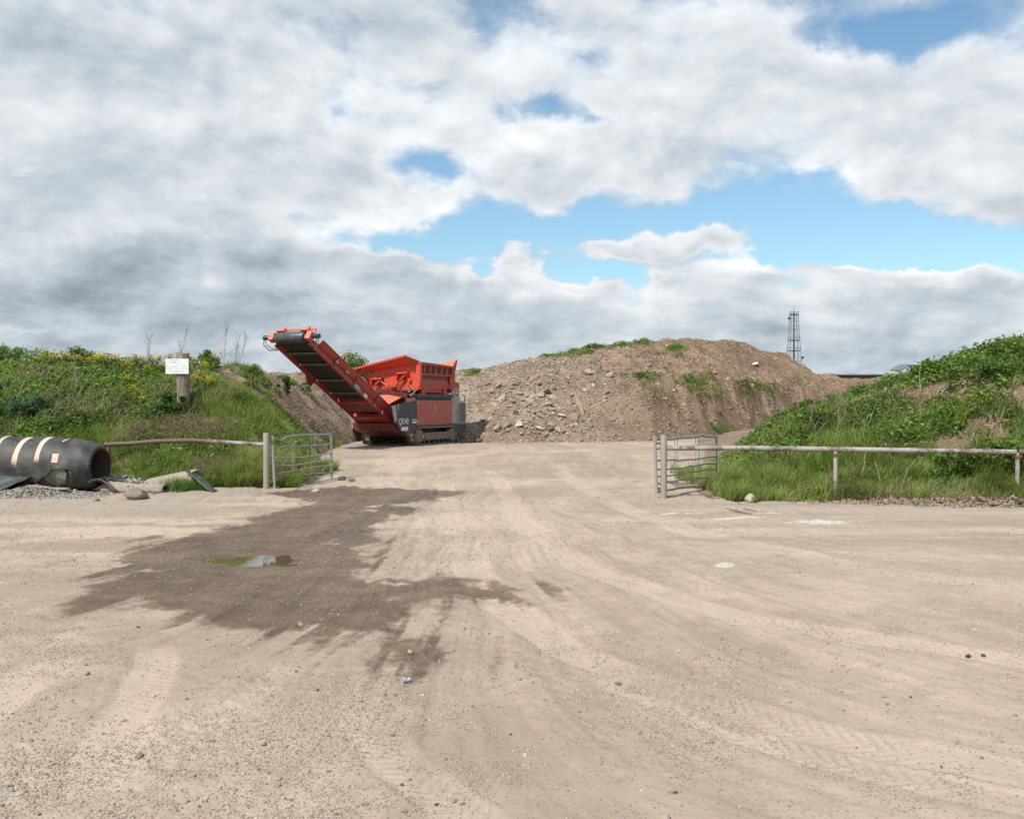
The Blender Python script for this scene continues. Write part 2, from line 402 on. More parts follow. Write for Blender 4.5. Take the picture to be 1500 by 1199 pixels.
def fG(X, Y):           # dirt yard
    near = 1 - ss(Y, 30, 60)
    h = fbm(X, Y, 3.0, 3, 101) * .05 + fbm(X, Y, .5, 3, 105) * .018
    s1, s2 = flow(X, Y)
    h = h + fbm(s1 * 2.6, s2 * .25, .5, 4, 111) * .045 + fbm(s1 * 7, s2 * .15, .5, 2, 113) * .012
    rug = ss(fbm(X, Y, 2.0, 3, 115), -.05, .25)
    h = h + (fbm(X, Y, .11, 3, 121, .7)) * .024 * (.40 + .9 * rug) * (1 - ss(Y, 14, 26) * .6)
    band, tread = tracks_of(X, Y)
    h = h * (1 - .6 * band) - band * .016 + tread * .0035 * ss(fbm(X, Y, .8, 2, 159), -.05, .15)
    h = h * (.25 + .75 * near)
    q = ((X - PUD[0]) / .62) ** 2 + ((Y - PUD[1]) / .55) ** 2
    q = q * (1 + fbm(X, Y, .22, 4, 131, .6) * 1.9)
    h = np.where(q < 6, h * ss(q, .6, 5) - .055 * np.exp(-q * 1.1), h)
    return h
def gp(px, py):        # flat-ground version, vectorised
    px = np.asarray(px, float); py = np.asarray(py, float); d = FOC * EYE / (py - HOR); return (px - 750) / FOC * d, d
TRACKS = [([(-60, 1075), (60, 985), (150, 905), (260, 850), (420, 790), (520, 745), (600, 715)], .17),
          ([(150, 1130), (215, 985), (250, 900), (300, 850)], .15), ([(20, 1000), (110, 930), (200, 872)], .13),
          ([(650, 700), (655, 760), (700, 850), (820, 950), (1050, 1030), (1350, 1100), (1700, 1170)], .19), ([(720, 690), (760, 760), (860, 835), (1100, 905), (1500, 965), (1700, 985)], .19),
          ([(520, 1060), (600, 1120), (760, 1230)], .13), ([(820, 690), (900, 740), (1050, 790), (1300, 838), (1650, 870)], .22),
          ([(900, 1000), (1100, 1075), (1400, 1150), (1600, 1190)], .14), ([(-100, 762), (100, 752), (300, 741), (400, 735)], .26), ([(-100, 800), (120, 785), (330, 756)], .22),
          ([(900, 760), (1100, 762), (1300, 770), (1700, 785)], .24), ([(560, 690), (620, 672), (720, 664), (860, 660)], .4)]
def tracks_of(X, Y):
    """0..1 inside the flattened wheel tracks, and a tread pattern within them"""
    band = np.zeros(X.shape); tread = np.zeros(X.shape); m = (Y > 3) & (Y < 36) & (np.abs(X) < 26)
    x, y = X[m], Y[m]; x = x + fbm(x, y, 1.5, 3, 151) * .22; y = y + fbm(x, y, 1.5, 3, 153) * .22
    b = np.zeros(x.shape); tr = np.zeros(x.shape)
    for pts, w in TRACKS:
        px, py = gp([p[0] for p in pts], [p[1] for p in pts]); acc = 0.0; d = np.full(x.shape, 1e9); u = np.zeros(x.shape)
        for i in range(len(px) - 1):
            ex, ey = px[i + 1] - px[i], py[i + 1] - py[i]; L = math.hypot(ex, ey)
            t = np.clip(((x - px[i]) * ex + (y - py[i]) * ey) / (L * L), 0, 1)
            q = np.hypot(x - px[i] - ex * t, y - py[i] - ey * t); k = q < d; d = np.where(k, q, d); u = np.where(k, acc + t * L, u); acc += L
        k = 1 - ss(d, w * .75, w * 1.25); k = k * ss(fbm(x, y, 2.0, 3, 157) + .5, .25, .5); b = np.maximum(b, k)
        tr = np.where(k > .3, np.sin((u + d * .8) * 2 * math.pi / .085), tr)
    band[m] = b; tread[m] = tr * b
    return band, tread
def flow(X, Y):
    """two coordinates along/across the wheel tracks that swing out of the gateway"""
    dx = X + .9 + fbm(X, Y, 6, 2, 141) * 1.2; dy = Y - 4.0 + fbm(X, Y, 7, 2, 143) * 1.2
    far = ss(Y, 16, 24)
    a = dx * np.sqrt((np.abs(dy) + .8) / (np.abs(dx) + 2.2)) * .9
    b = (dx * dx - dy * dy) * .12
    return a * (1 - far) + dx * .9 * far, b * (1 - far) - Y * .6 * far
def fAll(X, Y):
    h = fG(X, Y)
    m = (Y > 19) & (X < -3.5); h = np.where(m, np.maximum(h, fL(X, Y)), h)
    m = Y > 40; h = np.where(m, np.maximum(h, fM(X, Y)), h)
    m = (Y > 15.5) & (X > 3.6) & (Y < 45); h = np.where(m, np.maximum(h, fR(X, Y)), h)
    return h
def z1(fn, x, y): return float(fn(np.array([x], float), np.array([y], float))[0])
def at(px, py, fn=None, y0=3.0, y1=110):
    """where the sight line through this photo point meets the terrain"""
    fn = fn or fAll
    Y = np.exp(np.linspace(math.log(y0), math.log(y1), 3000)); X = (px - 750) / FOC * Y; Z = EYE + (HOR - py) / FOC * Y
    hit = np.nonzero(fn(X, Y) > Z)[0]
    i = hit[0] if len(hit) else len(Y) - 1
    return Vector((X[i], Y[i], float(fn(X[i:i + 1], Y[i:i + 1])[0])))
def crest_at(px, fn, y0, y1, back=0.0):
    """top of a bank's skyline in the direction of this photo column"""
    Y = np.linspace(y0, y1, 400); X = (px - 750) / FOC * Y; Z = fn(X, Y); i = int(np.argmax((Z - EYE) / Y))
    y = Y[i] + back; x = (px - 750) / FOC * y; return Vector((x, y, z1(fn, x, y)))

# ================================================================ ground sheet
def sdf_poly(X, Y, poly):
    d = np.full(X.shape, 1e9); inside = np.zeros(X.shape, bool); n = len(poly)
    for i in range(n):
        x1, y1 = poly[i]; x2, y2 = poly[(i + 1) % n]
        ex, ey = x2 - x1, y2 - y1; wx, wy = X - x1, Y - y1
        t = np.clip((wx * ex + wy * ey) / (ex * ex + ey * ey + 1e-12), 0, 1)
        d = np.minimum(d, (wx - ex * t) ** 2 + (wy - ey * t) ** 2)
        c = ((y1 > Y) != (y2 > Y)) & (X < (x2 - x1) * (Y - y1) / (y2 - y1 + 1e-12) + x1)
        inside ^= c
    d = np.sqrt(d); return np.where(inside, -d, d)
WETP = [(690, 719), (640, 715), (560, 713), (505, 709), (430, 717), (400, 722), (440, 730), (420, 745), (360, 762), (290, 780), (215, 800), (165, 822), (135, 850), (120, 885), (200, 888), (262, 900), (300, 912), (420, 922), (520, 918), (575, 925), (510, 936), (545, 958), (600, 977), (648, 972), (625, 952), (598, 930), (590, 905), (600, 886), (690, 880), (765, 861), (700, 853), (640, 847), (560, 843), (525, 822), (545, 790), (565, 768), (598, 748), (650, 729)]
def grid_mesh(name, X, Y, Z, attrs=None, smooth=True):
    nr, nc = X.shape
    idx = np.arange(nr * nc).reshape(nr, nc)
    f = np.stack([idx[:-1, :-1], idx[:-1, 1:], idx[1:, 1:], idx[1:, :-1]], -1).reshape(-1)
    return np_mesh(name, np.stack([X, Y, Z], -1).reshape(-1, 3), f, 4, smooth, {k: v.reshape((-1,) + v.shape[2:]) for k, v in (attrs or {}).items()})
def wet_of(X, Y):
    wx, wy = gp([p[0] for p in WETP], [p[1] for p in WETP]); poly = list(zip(wx, wy))
    sc = .35 + Y * .03
    Xw = X + fbm(X, Y, .7, 4, 201) * .35 * sc; Yw = Y + fbm(X, Y, .9, 4, 203) * .9 * sc
    m = (np.abs(X + 2) < 7) & (Y > 4) & (Y < 26)
    d = np.full(X.shape, 9.0); d[m] = sdf_poly(Xw[m], Yw[m], poly)
    s1, s2 = flow(X, Y)
    streak = fbm(s1 * 3.2, s2 * .3, .5, 4, 211)
    d = d + streak * .12 + fbm(X, Y, .55, 5, 213, .6) * (.34 + .012 * Y)
    core = (1 - ss(d, -.34, .30)) * (1 - .8 * ss(fbm(X, Y, 1.3, 4, 217, .6) + .25 * ss(d, -1.0, .1), .22, .42))
    damp = (1 - ss(d, 0, 1.5)) * ss(streak, -.10, .25) * .55 * (Y < 13) + (1 - ss(d, 0, .5)) * .25
    return np.clip(np.maximum(core, damp), 0, 1)
def build_ground():
    # rows: spacing grows with distance; columns spread with distance; the rim runs out to the horizon
    ys = [2.6]
    while ys[-1] < 60: ys.append(ys[-1] + max(.010, .0008 * ys[-1] ** 1.75))
    rows = np.array([-3000, -300, -40, -12, -4, -1, 1, 2] + ys + [63, 68, 75, 85, 100, 150, 300, 800, 3500])
    tc = np.linspace(-1, 1, 1150)
    nr, nc = len(rows), len(tc) + 6
    X = np.zeros((nr, nc)); hw = np.clip(rows, 2, 70) * .60 + 1.6
    X[:, 3:-3] = tc[None, :] * hw[:, None]
    for k, e in zip((2, 1, 0), (40, 300, 3500)): X[:, k] = -(hw + e); X[:, -1 - k] = hw + e
    Y = np.repeat(rows[:, None], nc, 1).astype(float)
    Z = fG(X, Y)
    Z = np.where((np.abs(X) > 100) | (Y > 100) | (Y < -20), 0, Z)
    wet = wet_of(X, Y)
    s1, s2 = flow(X, Y)
    streak = fbm(s1 * 1.5 + fbm(X, Y, 1, 2, 9) * .4, s2 * .16, .5, 5, 221, .66) * .62 + fbm(X, Y, 2.4, 5, 223, .6) * .9
    tone = np.clip(.5 + streak * 1.1, 0, 1)
    # across the right and left foreground other tracks run sideways past the gateway
    side = fbm(X * .16, Y * 1.2, .6, 4, 231, .6)
    k = ss(np.abs(X + .5), 1.5, 4.5) * ss(Y, 9, 12) * (1 - ss(Y, 19, 22))
    tone = tone * (1 - k) + k * np.clip(.45 + side * 1.8, 0, 1)
    band, tread = tracks_of(X, Y); tone = np.clip(tone + band * .30 + tread * .05, 0, 1)
    grey = np.clip(ss(X, 1.5, 4.5) * ss(Y, 8.5, 11) * (1 - ss(Y, 18, 24)) * (.55 + 1.3 * fbm(X * .4, Y, 1.6, 3, 241)) + .9 * ss(Y, 14, 16) * (1 - ss(X, -5.5, -4)) + .35 * (1 - ss(Y, 4, 7)), 0, 1)
    pale = np.zeros(X.shape); near_ = (np.abs(X) < 12) & (Y > 8) & (Y < 20)
    for (a, b, sx, sy) in [(1200, 764, .45, .16), (1085, 759, .5, .10), (1135, 752, .4, .08), (1062, 828, .12, .10), (1005, 752, .5, .1)]:
        x0, y0 = gp(a, b); e = ((X - x0) / sx) ** 2 + ((Y - y0 - (X - x0) * .25) / sy) ** 2 + fbm(X, Y, .25, 3, 251) * 2.2
        pale = np.maximum(pale, np.where(near_, 1 - ss(e, .3, 1.4), 0))
    me = grid_mesh('ground', X, Y, Z, dict(wet=wet, tone=tone, greyish=grey, pale=pale))
    m, t, b = newmat('dirt_yard'); P = t.obj()
    tn = t.attr('tone'); wt = t.attr('wet'); gr = t.attr('greyish')
    f1 = t.noise(P, 3.5, 8, .65); f2 = t.noise(P, 28, 5, .65); f3 = t.noise(P, 110, 3, .6)
    c = t.mix(t.step(t.m('MULTIPLY_ADD', f1, .5, t.m('MULTIPLY', tn, .55)), .30, .78), (.307, .240, .184), (.460, .372, .286))
    c = t.mix(t.m('MULTIPLY', gr, .65), c, (.335, .280, .228))
    c = t.mix(t.m('MULTIPLY', t.step(f2, .52, .78), .45), c, (.235, .19, .145))
    c = t.mix(t.m('MULTIPLY', t.step(f3, .60, .80), .5), c, (.46, .40, .33))
    vd = t.vor(P, 42, 'Distance'); vc = t.vor(P, 42, 'Color')
    sepc = t.new('ShaderNodeSeparateColor'); t.put(sepc.inputs[0], vc)
    peb = t.m('MULTIPLY', t.m('SUBTRACT', 1.0, t.step(vd, .22, .34)), t.step(sepc.outputs[0], .62, .72))
    c = t.mix(t.m('MULTIPLY', peb, .7), c, t.mix(sepc.outputs[1], (.20, .17, .14), (.52, .47, .40)))
    c = t.mix(t.m('MULTIPLY', t.attr('pale'), .7), c, (.60, .56, .50))
    wm = t.step(t.m('ADD', wt, t.m('MULTIPLY', t.m('SUBTRACT', t.noise(P, 9, 6, .7), .5), 1.1)), .18, .78)
    wetc = t.mix(1.0, c, t.mix(t.step(t.noise(P, 2.2, 6, .65), .35, .65), (.31, .26, .215), (.44, .385, .33)), 'MULTIPLY')
    c = t.mix(wm, c, wetc)
    t.put(b.inputs['Base Color'], c)
    t.put(b.inputs['Roughness'], t.m('MULTIPLY_ADD', wm, -.38, .95))
    b.inputs['Specular IOR Level'].default_value = .25
    hb = t.m('ADD', t.m('MULTIPLY', f2, .5), t.m('ADD', t.m('MULTIPLY', peb, .35), t.m('MULTIPLY', f3, .25)))
    t.put(b.inputs['Normal'], t.bump(hb, .8, .02))
    tag(link('ground', me, m), kind='structure')
    # puddle
    n = 72; vs = [(0, 0, 0)]
    for i in range(n):
        a = 2 * math.pi * i / n; vs.append((.95 * math.cos(a), .85 * math.sin(a), 0))
    me = bpy.data.meshes.new('puddle'); me.from_pydata(vs, [], [(0, i + 1, (i + 1) % n + 1) for i in range(n)])
    m, t, b = newmat('muddy_water_painted_reflection'); b.inputs['Base Color'].default_value = (.115, .098, .042, 1); b.inputs['Roughness'].default_value = .015  # muddy water; the bank's olive-green reflection is put into its base colour
    b.inputs['IOR'].default_value = 1.5; b.inputs['Specular IOR Level'].default_value = .8
    t.put(b.inputs['Normal'], t.bump(t.noise(t.obj(), 5, 3, .5), .03, .01))
    tag(link('puddle_water', me, m, loc=(PUD[0], PUD[1], -.032)), kind='structure')
build_ground()

# ================================================================ banks and spoil heap
def soilmat(name, dark, mid, pale, stones):
    m, t, b = newmat(name); P = t.obj()
    n0 = t.noise(P, .45, 5, .6, .4); n1 = t.noise(P, 2.2, 8, .68); n2 = t.noise(P, 16, 6, .68)
    c = t.mix(t.step(n1, .34, .66), dark, mid)
    c = t.mix(t.step(n0, .42, .66), c, t.mix(n1, mid, pale))
    c = t.mix(t.m('MULTIPLY', t.step(n2, .5, .72), .55), c, tuple(x * .55 for x in dark))
    for sc, th, am in ((3.2, .74, .8), (9, .60, .85), (24, .6, .8)):
        vd = t.vor(P, sc, 'Distance'); sp = t.new('ShaderNodeSeparateColor'); t.put(sp.inputs[0], t.vor(P, sc, 'Color'))
        pk = t.m('MULTIPLY', t.m('SUBTRACT', 1.0, t.step(vd, .24, .36)), t.step(sp.outputs[0], th, th + .06))
        c = t.mix(t.m('MULTIPLY', pk, am * stones), c, t.mix(sp.outputs[1], (.24, .20, .16), (.56, .49, .40)))
    if name == 'spoil_soil':      # browner, less stony earth towards the right-hand end
        sx = t.new('ShaderNodeSeparateXYZ'); t.put(sx.inputs[0], P)
        f = t.step(t.m('ADD', sx.outputs[0], t.m('MULTIPLY', t.m('SUBTRACT', n0, .5), 14)), 1.5, 8)
        c = t.mix(f, c, t.mix(1.0, c, (.86, .77, .69), 'MULTIPLY'))
    t.put(b.inputs['Base Color'], c); b.inputs['Roughness'].default_value = .95; b.inputs['Specular IOR Level'].default_value = .2
    t.put(b.inputs['Normal'], t.bump(t.m('ADD', n1, t.m('MULTIPLY', n2, .5)), .9, .10))
    return m
SOILM = soilmat('spoil_soil', (.165, .118, .082), (.265, .200, .145), (.37, .30, .235), .8)
SOILL = soilmat('bank_soil', (.155, .108, .072), (.255, .185, .128), (.37, .285, .205), .45)
def span(a, b, d): return np.arange(a, b, d)
def build_hill(name, fn, xs, ys, mat):
    X, Y = np.meshgrid(xs, ys); Z = fn(X, Y)
    me = grid_mesh(name, X, Y, Z)
    tag(link(name, me, mat), kind='structure')
build_hill('left_bank', fL, np.concatenate([[-160, -90, -60, -45, -36, -31], span(-28, -3.6, .055)]), np.concatenate([span(19.4, 30, .06), span(30, 52, .09), [54, 58, 66]]), SOILL)
build_hill('spoil_heap', fM, np.concatenate([[-160, -90, -60, -40, -30, -24], span(-20, 26, .065), span(26, 48, .3), [55, 70, 120]]), np.concatenate([span(41, 60, .07), span(60, 86, .13), [90, 100, 120]]), SOILM)
build_hill('right_bank', fR, np.concatenate([span(3.4, 20, .06), [21, 23, 27, 34, 50, 90]]), np.concatenate([span(15.4, 27, .06), span(27, 40, .2), [45, 55]]), SOILL)

# ================================================================ stones, gravel, rubble
def ico(sub=0):
    p = (1 + 5 ** .5) / 2
    v = [(-1, p, 0), (1, p, 0), (-1, -p, 0), (1, -p, 0), (0, -1, p), (0, 1, p), (0, -1, -p), (0, 1, -p), (p, 0, -1), (p, 0, 1), (-p, 0, -1), (-p, 0, 1)]
    f = [(0, 11, 5), (0, 5, 1), (0, 1, 7), (0, 7, 10), (0, 10, 11), (1, 5, 9), (5, 11, 4), (11, 10, 2), (10, 7, 6), (7, 1, 8), (3, 9, 4), (3, 4, 2), (3, 2, 6), (3, 6, 8), (3, 8, 9), (4, 9, 5), (2, 4, 11), (6, 2, 10), (8, 6, 7), (9, 8, 1)]
    v = [np.array(q, float) / np.linalg.norm(q) for q in v]
    for _ in range(sub):
        c = {}; nf = []
        def mid(a, b):
            k = (min(a, b), max(a, b))
            if k not in c: q = v[a] + v[b]; v.append(q / np.linalg.norm(q)); c[k] = len(v) - 1
            return c[k]
        for a, b, d in f:
            x, y, z = mid(a, b), mid(b, d), mid(d, a); nf += [(a, x, z), (b, y, x), (d, z, y), (x, y, z)]
        f = nf
    return np.array(v), np.array(f)
def rock_mesh(name, seed, flat=.6, sub=2, cuts=9, jit=.12):
    r = np.random.default_rng(seed); v, f = ico(sub); v = v.copy()
    v *= (1 + .25 * np.stack([fbm(v[:, 0] * 2 + seed, v[:, 1] * 2 + v[:, 2] * 3, 1.2, 2, seed)] * 3, 1))
    for _ in range(cuts):
        n = r.normal(size=3); n /= np.linalg.norm(n); d = r.uniform(.45, .85); o = v @ n - d
        v -= np.where(o > 0, o, 0)[:, None] * n
    v += r.normal(size=v.shape) * jit * .12
    v *= np.array([1, r.uniform(.6, .95), flat * r.uniform(.7, 1.1)])
    return np_mesh(name, v, f.reshape(-1), 3)
ROCKS = [rock_mesh('rock_shape', 300 + i, .62) for i in range(9)]
def set_mat_variants(meshes, mat):
    out = []
    for me in meshes:
        c = me.copy(); c.materials.clear(); c.materials.append(mat); out.append(c)
    return out
RC_CONC = set_mat_variants(ROCKS, CONC); RC_PALE = set_mat_variants(ROCKS, ROCKL); RC_DARK = set_mat_variants(ROCKS, ROCKD)
def rock(name, shapes, x, y, size, label, cat, group=None, k=None, squash=1, fn=None, sink=.25, rz=None, tilt=.3):
    k = random.randrange(len(shapes)) if k is None else k
    o = bpy.data.objects.new(name, shapes[k]); COL.objects.link(o)
    z = z1(fn or fAll, x, y)
    o.location = (x, y, z + size * .62 * squash * (1 - 2 * sink) * .5); o.scale = (size * .5, size * .5, size * .5 * squash)
    o.rotation_euler = (random.uniform(-tilt, tilt), random.uniform(-tilt, tilt), random.uniform(0, 6.28) if rz is None else rz)
    return tag(o, label, cat, group)
def stones_mesh(name, P, size, pal, flat=.6, palw=None, tone=None):
    """many small stones in one mesh (what nobody could count)"""
    n = len(P); v0, f0 = ico(0); r = rng
    V = np.repeat(v0[None], n, 0) * (1 + r.normal(size=(n, 12, 1)) * .16)
    V *= np.stack([np.ones(n), r.uniform(.6, 1, n), r.uniform(.45, .85, n) * flat / .6], 1)[:, None, :]
    a = r.uniform(0, 6.283, n); ca, sa = np.cos(a), np.sin(a)
    x = V[:, :, 0] * ca[:, None] - V[:, :, 1] * sa[:, None]; y = V[:, :, 0] * sa[:, None] + V[:, :, 1] * ca[:, None]
    b = r.normal(size=n) * .4; z = V[:, :, 2] + x * np.sin(b)[:, None]
    V = np.stack([x, y, z], -1) * size[:, None, None] * .5 + P[:, None, :]
    F = (f0[None] + (np.arange(n) * 12)[:, None, None]).reshape(-1)
    pal = np.array(pal); c = pal[r.choice(len(pal), n, p=palw)] * r.uniform(.8, 1.2, (n, 1)) * (1 if tone is None else tone[:, None])
    return np_mesh(name, V.reshape(-1, 3), F, 3, False, dict(tint=np.repeat(c, 12, 0)))
GPAL = [(.35, .285, .222), (.40, .33, .26), (.29, .238, .188), (.46, .40, .33), (.21, .18, .15)]
def pts_on(fn, X, Y, dz=0): return np.stack([X, Y, fn(X, Y) + dz], 1)
def build_gravel():
    # loose gravel on the yard, thick where wheels have thrown it up, finer and denser near the camera
    n = 60000; Y = 3.2 * (34 / 3.2) ** (rng.random(n) ** 1.15); X = (rng.random(n) * 2 - 1) * (Y * .56 + .6)
    m = fbm(X, Y, 1.6, 4, 301) + .35 * fbm(X, Y, .25, 2, 303) + rng.normal(size=n) * .05
    wet = wet_of(X, Y)
    left = 1 - ss(X, -.5, 2.5)
    keep = (m > .10 - .10 * left - .06 * wet) & (rng.random(n) < .55 + .3 * left)
    X, Y, wet = X[keep], Y[keep], wet[keep]; n = len(X)
    q = ((X - PUD[0]) / .5) ** 2 + ((Y - PUD[1]) / .5) ** 2; k = q > 1; X, Y, wet = X[k], Y[k], wet[k]; n = len(X)
    size = .007 + .018 * rng.random(n) ** 3 + .0007 * Y
    me = stones_mesh('loose_gravel', pts_on(fG, X, Y), size, GPAL + [(.40, .32, .24), (.44, .36, .27)], tone=1 - .35 * wet)
    tag(link('loose_gravel', me, GRAV), kind='stuff')
    # the finest grit: eight-sided grains
    n = 330000; Y = 3.3 * (15 / 3.3) ** (rng.random(n) ** 1.1); X = (rng.random(n) * 2 - 1) * (Y * .55 + .4)
    m = fbm(X, Y, 1.1, 5, 305, .6) + .5 * fbm(X, Y, .16, 2, 306) + .22 * (1 - ss(X, -1, 3)) * (1 - ss(Y, 5, 9)) + .10 * wet_of(X, Y)
    keep = rng.random(n) < ss(m, .02, .36) * .62 + .03
    X, Y = X[keep], Y[keep]; q = ((X - PUD[0]) / .5) ** 2 + ((Y - PUD[1]) / .5) ** 2; X, Y = X[q > 1], Y[q > 1]; n = len(X)
    o6 = np.array([(1, 0, 0), (-1, 0, 0), (0, 1, 0), (0, -1, 0), (0, 0, 1), (0, 0, -1)], float)
    f8 = np.array([(0, 2, 4), (2, 1, 4), (1, 3, 4), (3, 0, 4), (2, 0, 5), (1, 2, 5), (3, 1, 5), (0, 3, 5)])
    sz = (.0035 + .009 * rng.random(n) ** 2.5 + .00055 * Y)
    V = o6[None] * (sz * .6)[:, None, None] * rng.uniform(.6, 1.2, (n, 6, 1)); a = rng.uniform(0, 6.28, n)
    x = V[:, :, 0] * np.cos(a)[:, None] - V[:, :, 1] * np.sin(a)[:, None]; y = V[:, :, 0] * np.sin(a)[:, None] + V[:, :, 1] * np.cos(a)[:, None]
    V = np.stack([x, y, V[:, :, 2] * .75], -1) + pts_on(fG, X, Y, .001)[:, None, :]
    c = np.array(GPAL)[rng.integers(0, 4, n)] * rng.uniform(.85, 1.15, (n, 1)) * (1 - .45 * wet_of(X, Y))[:, None]
    me = np_mesh('fine_grit', V.reshape(-1, 3), (f8[None] + (np.arange(n) * 6)[:, None, None]).reshape(-1), 3, False, dict(tint=np.repeat(c, 6, 0)))
    tag(link('fine_grit', me, GRAV), kind='stuff')
    # stony litter on the spoil heap and the bare left bank
    n = 30000; X = rng.uniform(-14, 24, n); Y = toeM(X) + rng.uniform(-1.2, 14, n)
    d = np.exp(-((X - 1.2) / 4.5) ** 2) * .8 + .22 + .3 * ss(fbm(X, Y, 2, 3, 311), 0, .3)
    k = rng.random(n) < d; X, Y = X[k], Y[k]; n = len(X)
    size = .05 + .16 * rng.random(n) ** 2.5 + .16 * (rng.random(n) < .05) * rng.random(n)
    pal = [(.31, .245, .18), (.26, .20, .145), (.22, .165, .115), (.38, .32, .25), (.18, .13, .09), (.46, .41, .34)]
    tag(link('spoil_rubble', stones_mesh('spoil_rubble', pts_on(fM, X, Y), size, pal, palw=[.25, .22, .2, .18, .1, .05]), GRAV), kind='stuff')
    n = 9000; Y = rng.uniform(21, 48, n); X = np.interp(Y, [18, 20, 22, 26, 30, 40, 60], [-4.9, -4.8, -4.3, -5.0, -5.8, -6.8, -7]) - rng.random(n) ** 1.2 * 4.0 + .3
    k = fL(X, Y) > -.05; X, Y = X[k], Y[k]; n = len(X)
    tag(link('bank_rubble', stones_mesh('bank_rubble', pts_on(fAll, X, Y), .025 + .11 * rng.random(n) ** 4, pal[:3] + [pal[4], pal[2]]), GRAV), kind='stuff')
    # pushed-up berm of clods along the foot of the right bank, and under the pipe
    n = 5200; X = rng.uniform(4.5, 11.5, n); Y = toeR(X) - .12 + rng.normal(size=n) * .17
    lift = np.clip(.16 - np.abs(Y - toeR(X) + .1) * .5, 0, 1) * ss(X, 5.0, 8) * (.6 + .8 * (fbm(X, Y, .5, 2, 5) + .5))
    k = rng.random(n) < .25 + .75 * ss(X, 5, 8); X, Y, lift = X[k], Y[k], lift[k]; n = len(X)
    P = pts_on(fG, X, Y); P[:, 2] += lift * rng.random(n) * .9
    tag(link('clod_berm', stones_mesh('clod_berm', P, .025 + .10 * rng.random(n) ** 2.5, [(.25, .19, .14), (.29, .225, .165), (.22, .165, .12)]), GRAV), kind='stuff')
    n = 7000; a = rng.random(n)
    X = -11.0 + 3.4 * a + rng.normal(size=n) * .12; Y = 18.35 - .1 * a + rng.normal(size=n) * .24
    hh = np.clip(.15 * np.exp(-((X + 8.9) / .55) ** 2) + .05 - np.abs(Y - 18.45) * .3, 0, 1)
    P = pts_on(fG, X, Y); P[:, 2] += hh * rng.random(n) ** .5
    tag(link('grey_gravel_heap', stones_mesh('grey_gravel_heap', P, .02 + .055 * rng.random(n) ** 2, [(.25, .22, .19), (.30, .265, .225), (.20, .18, .155), (.36, .32, .27)]), GRAV), kind='stuff')
build_gravel()
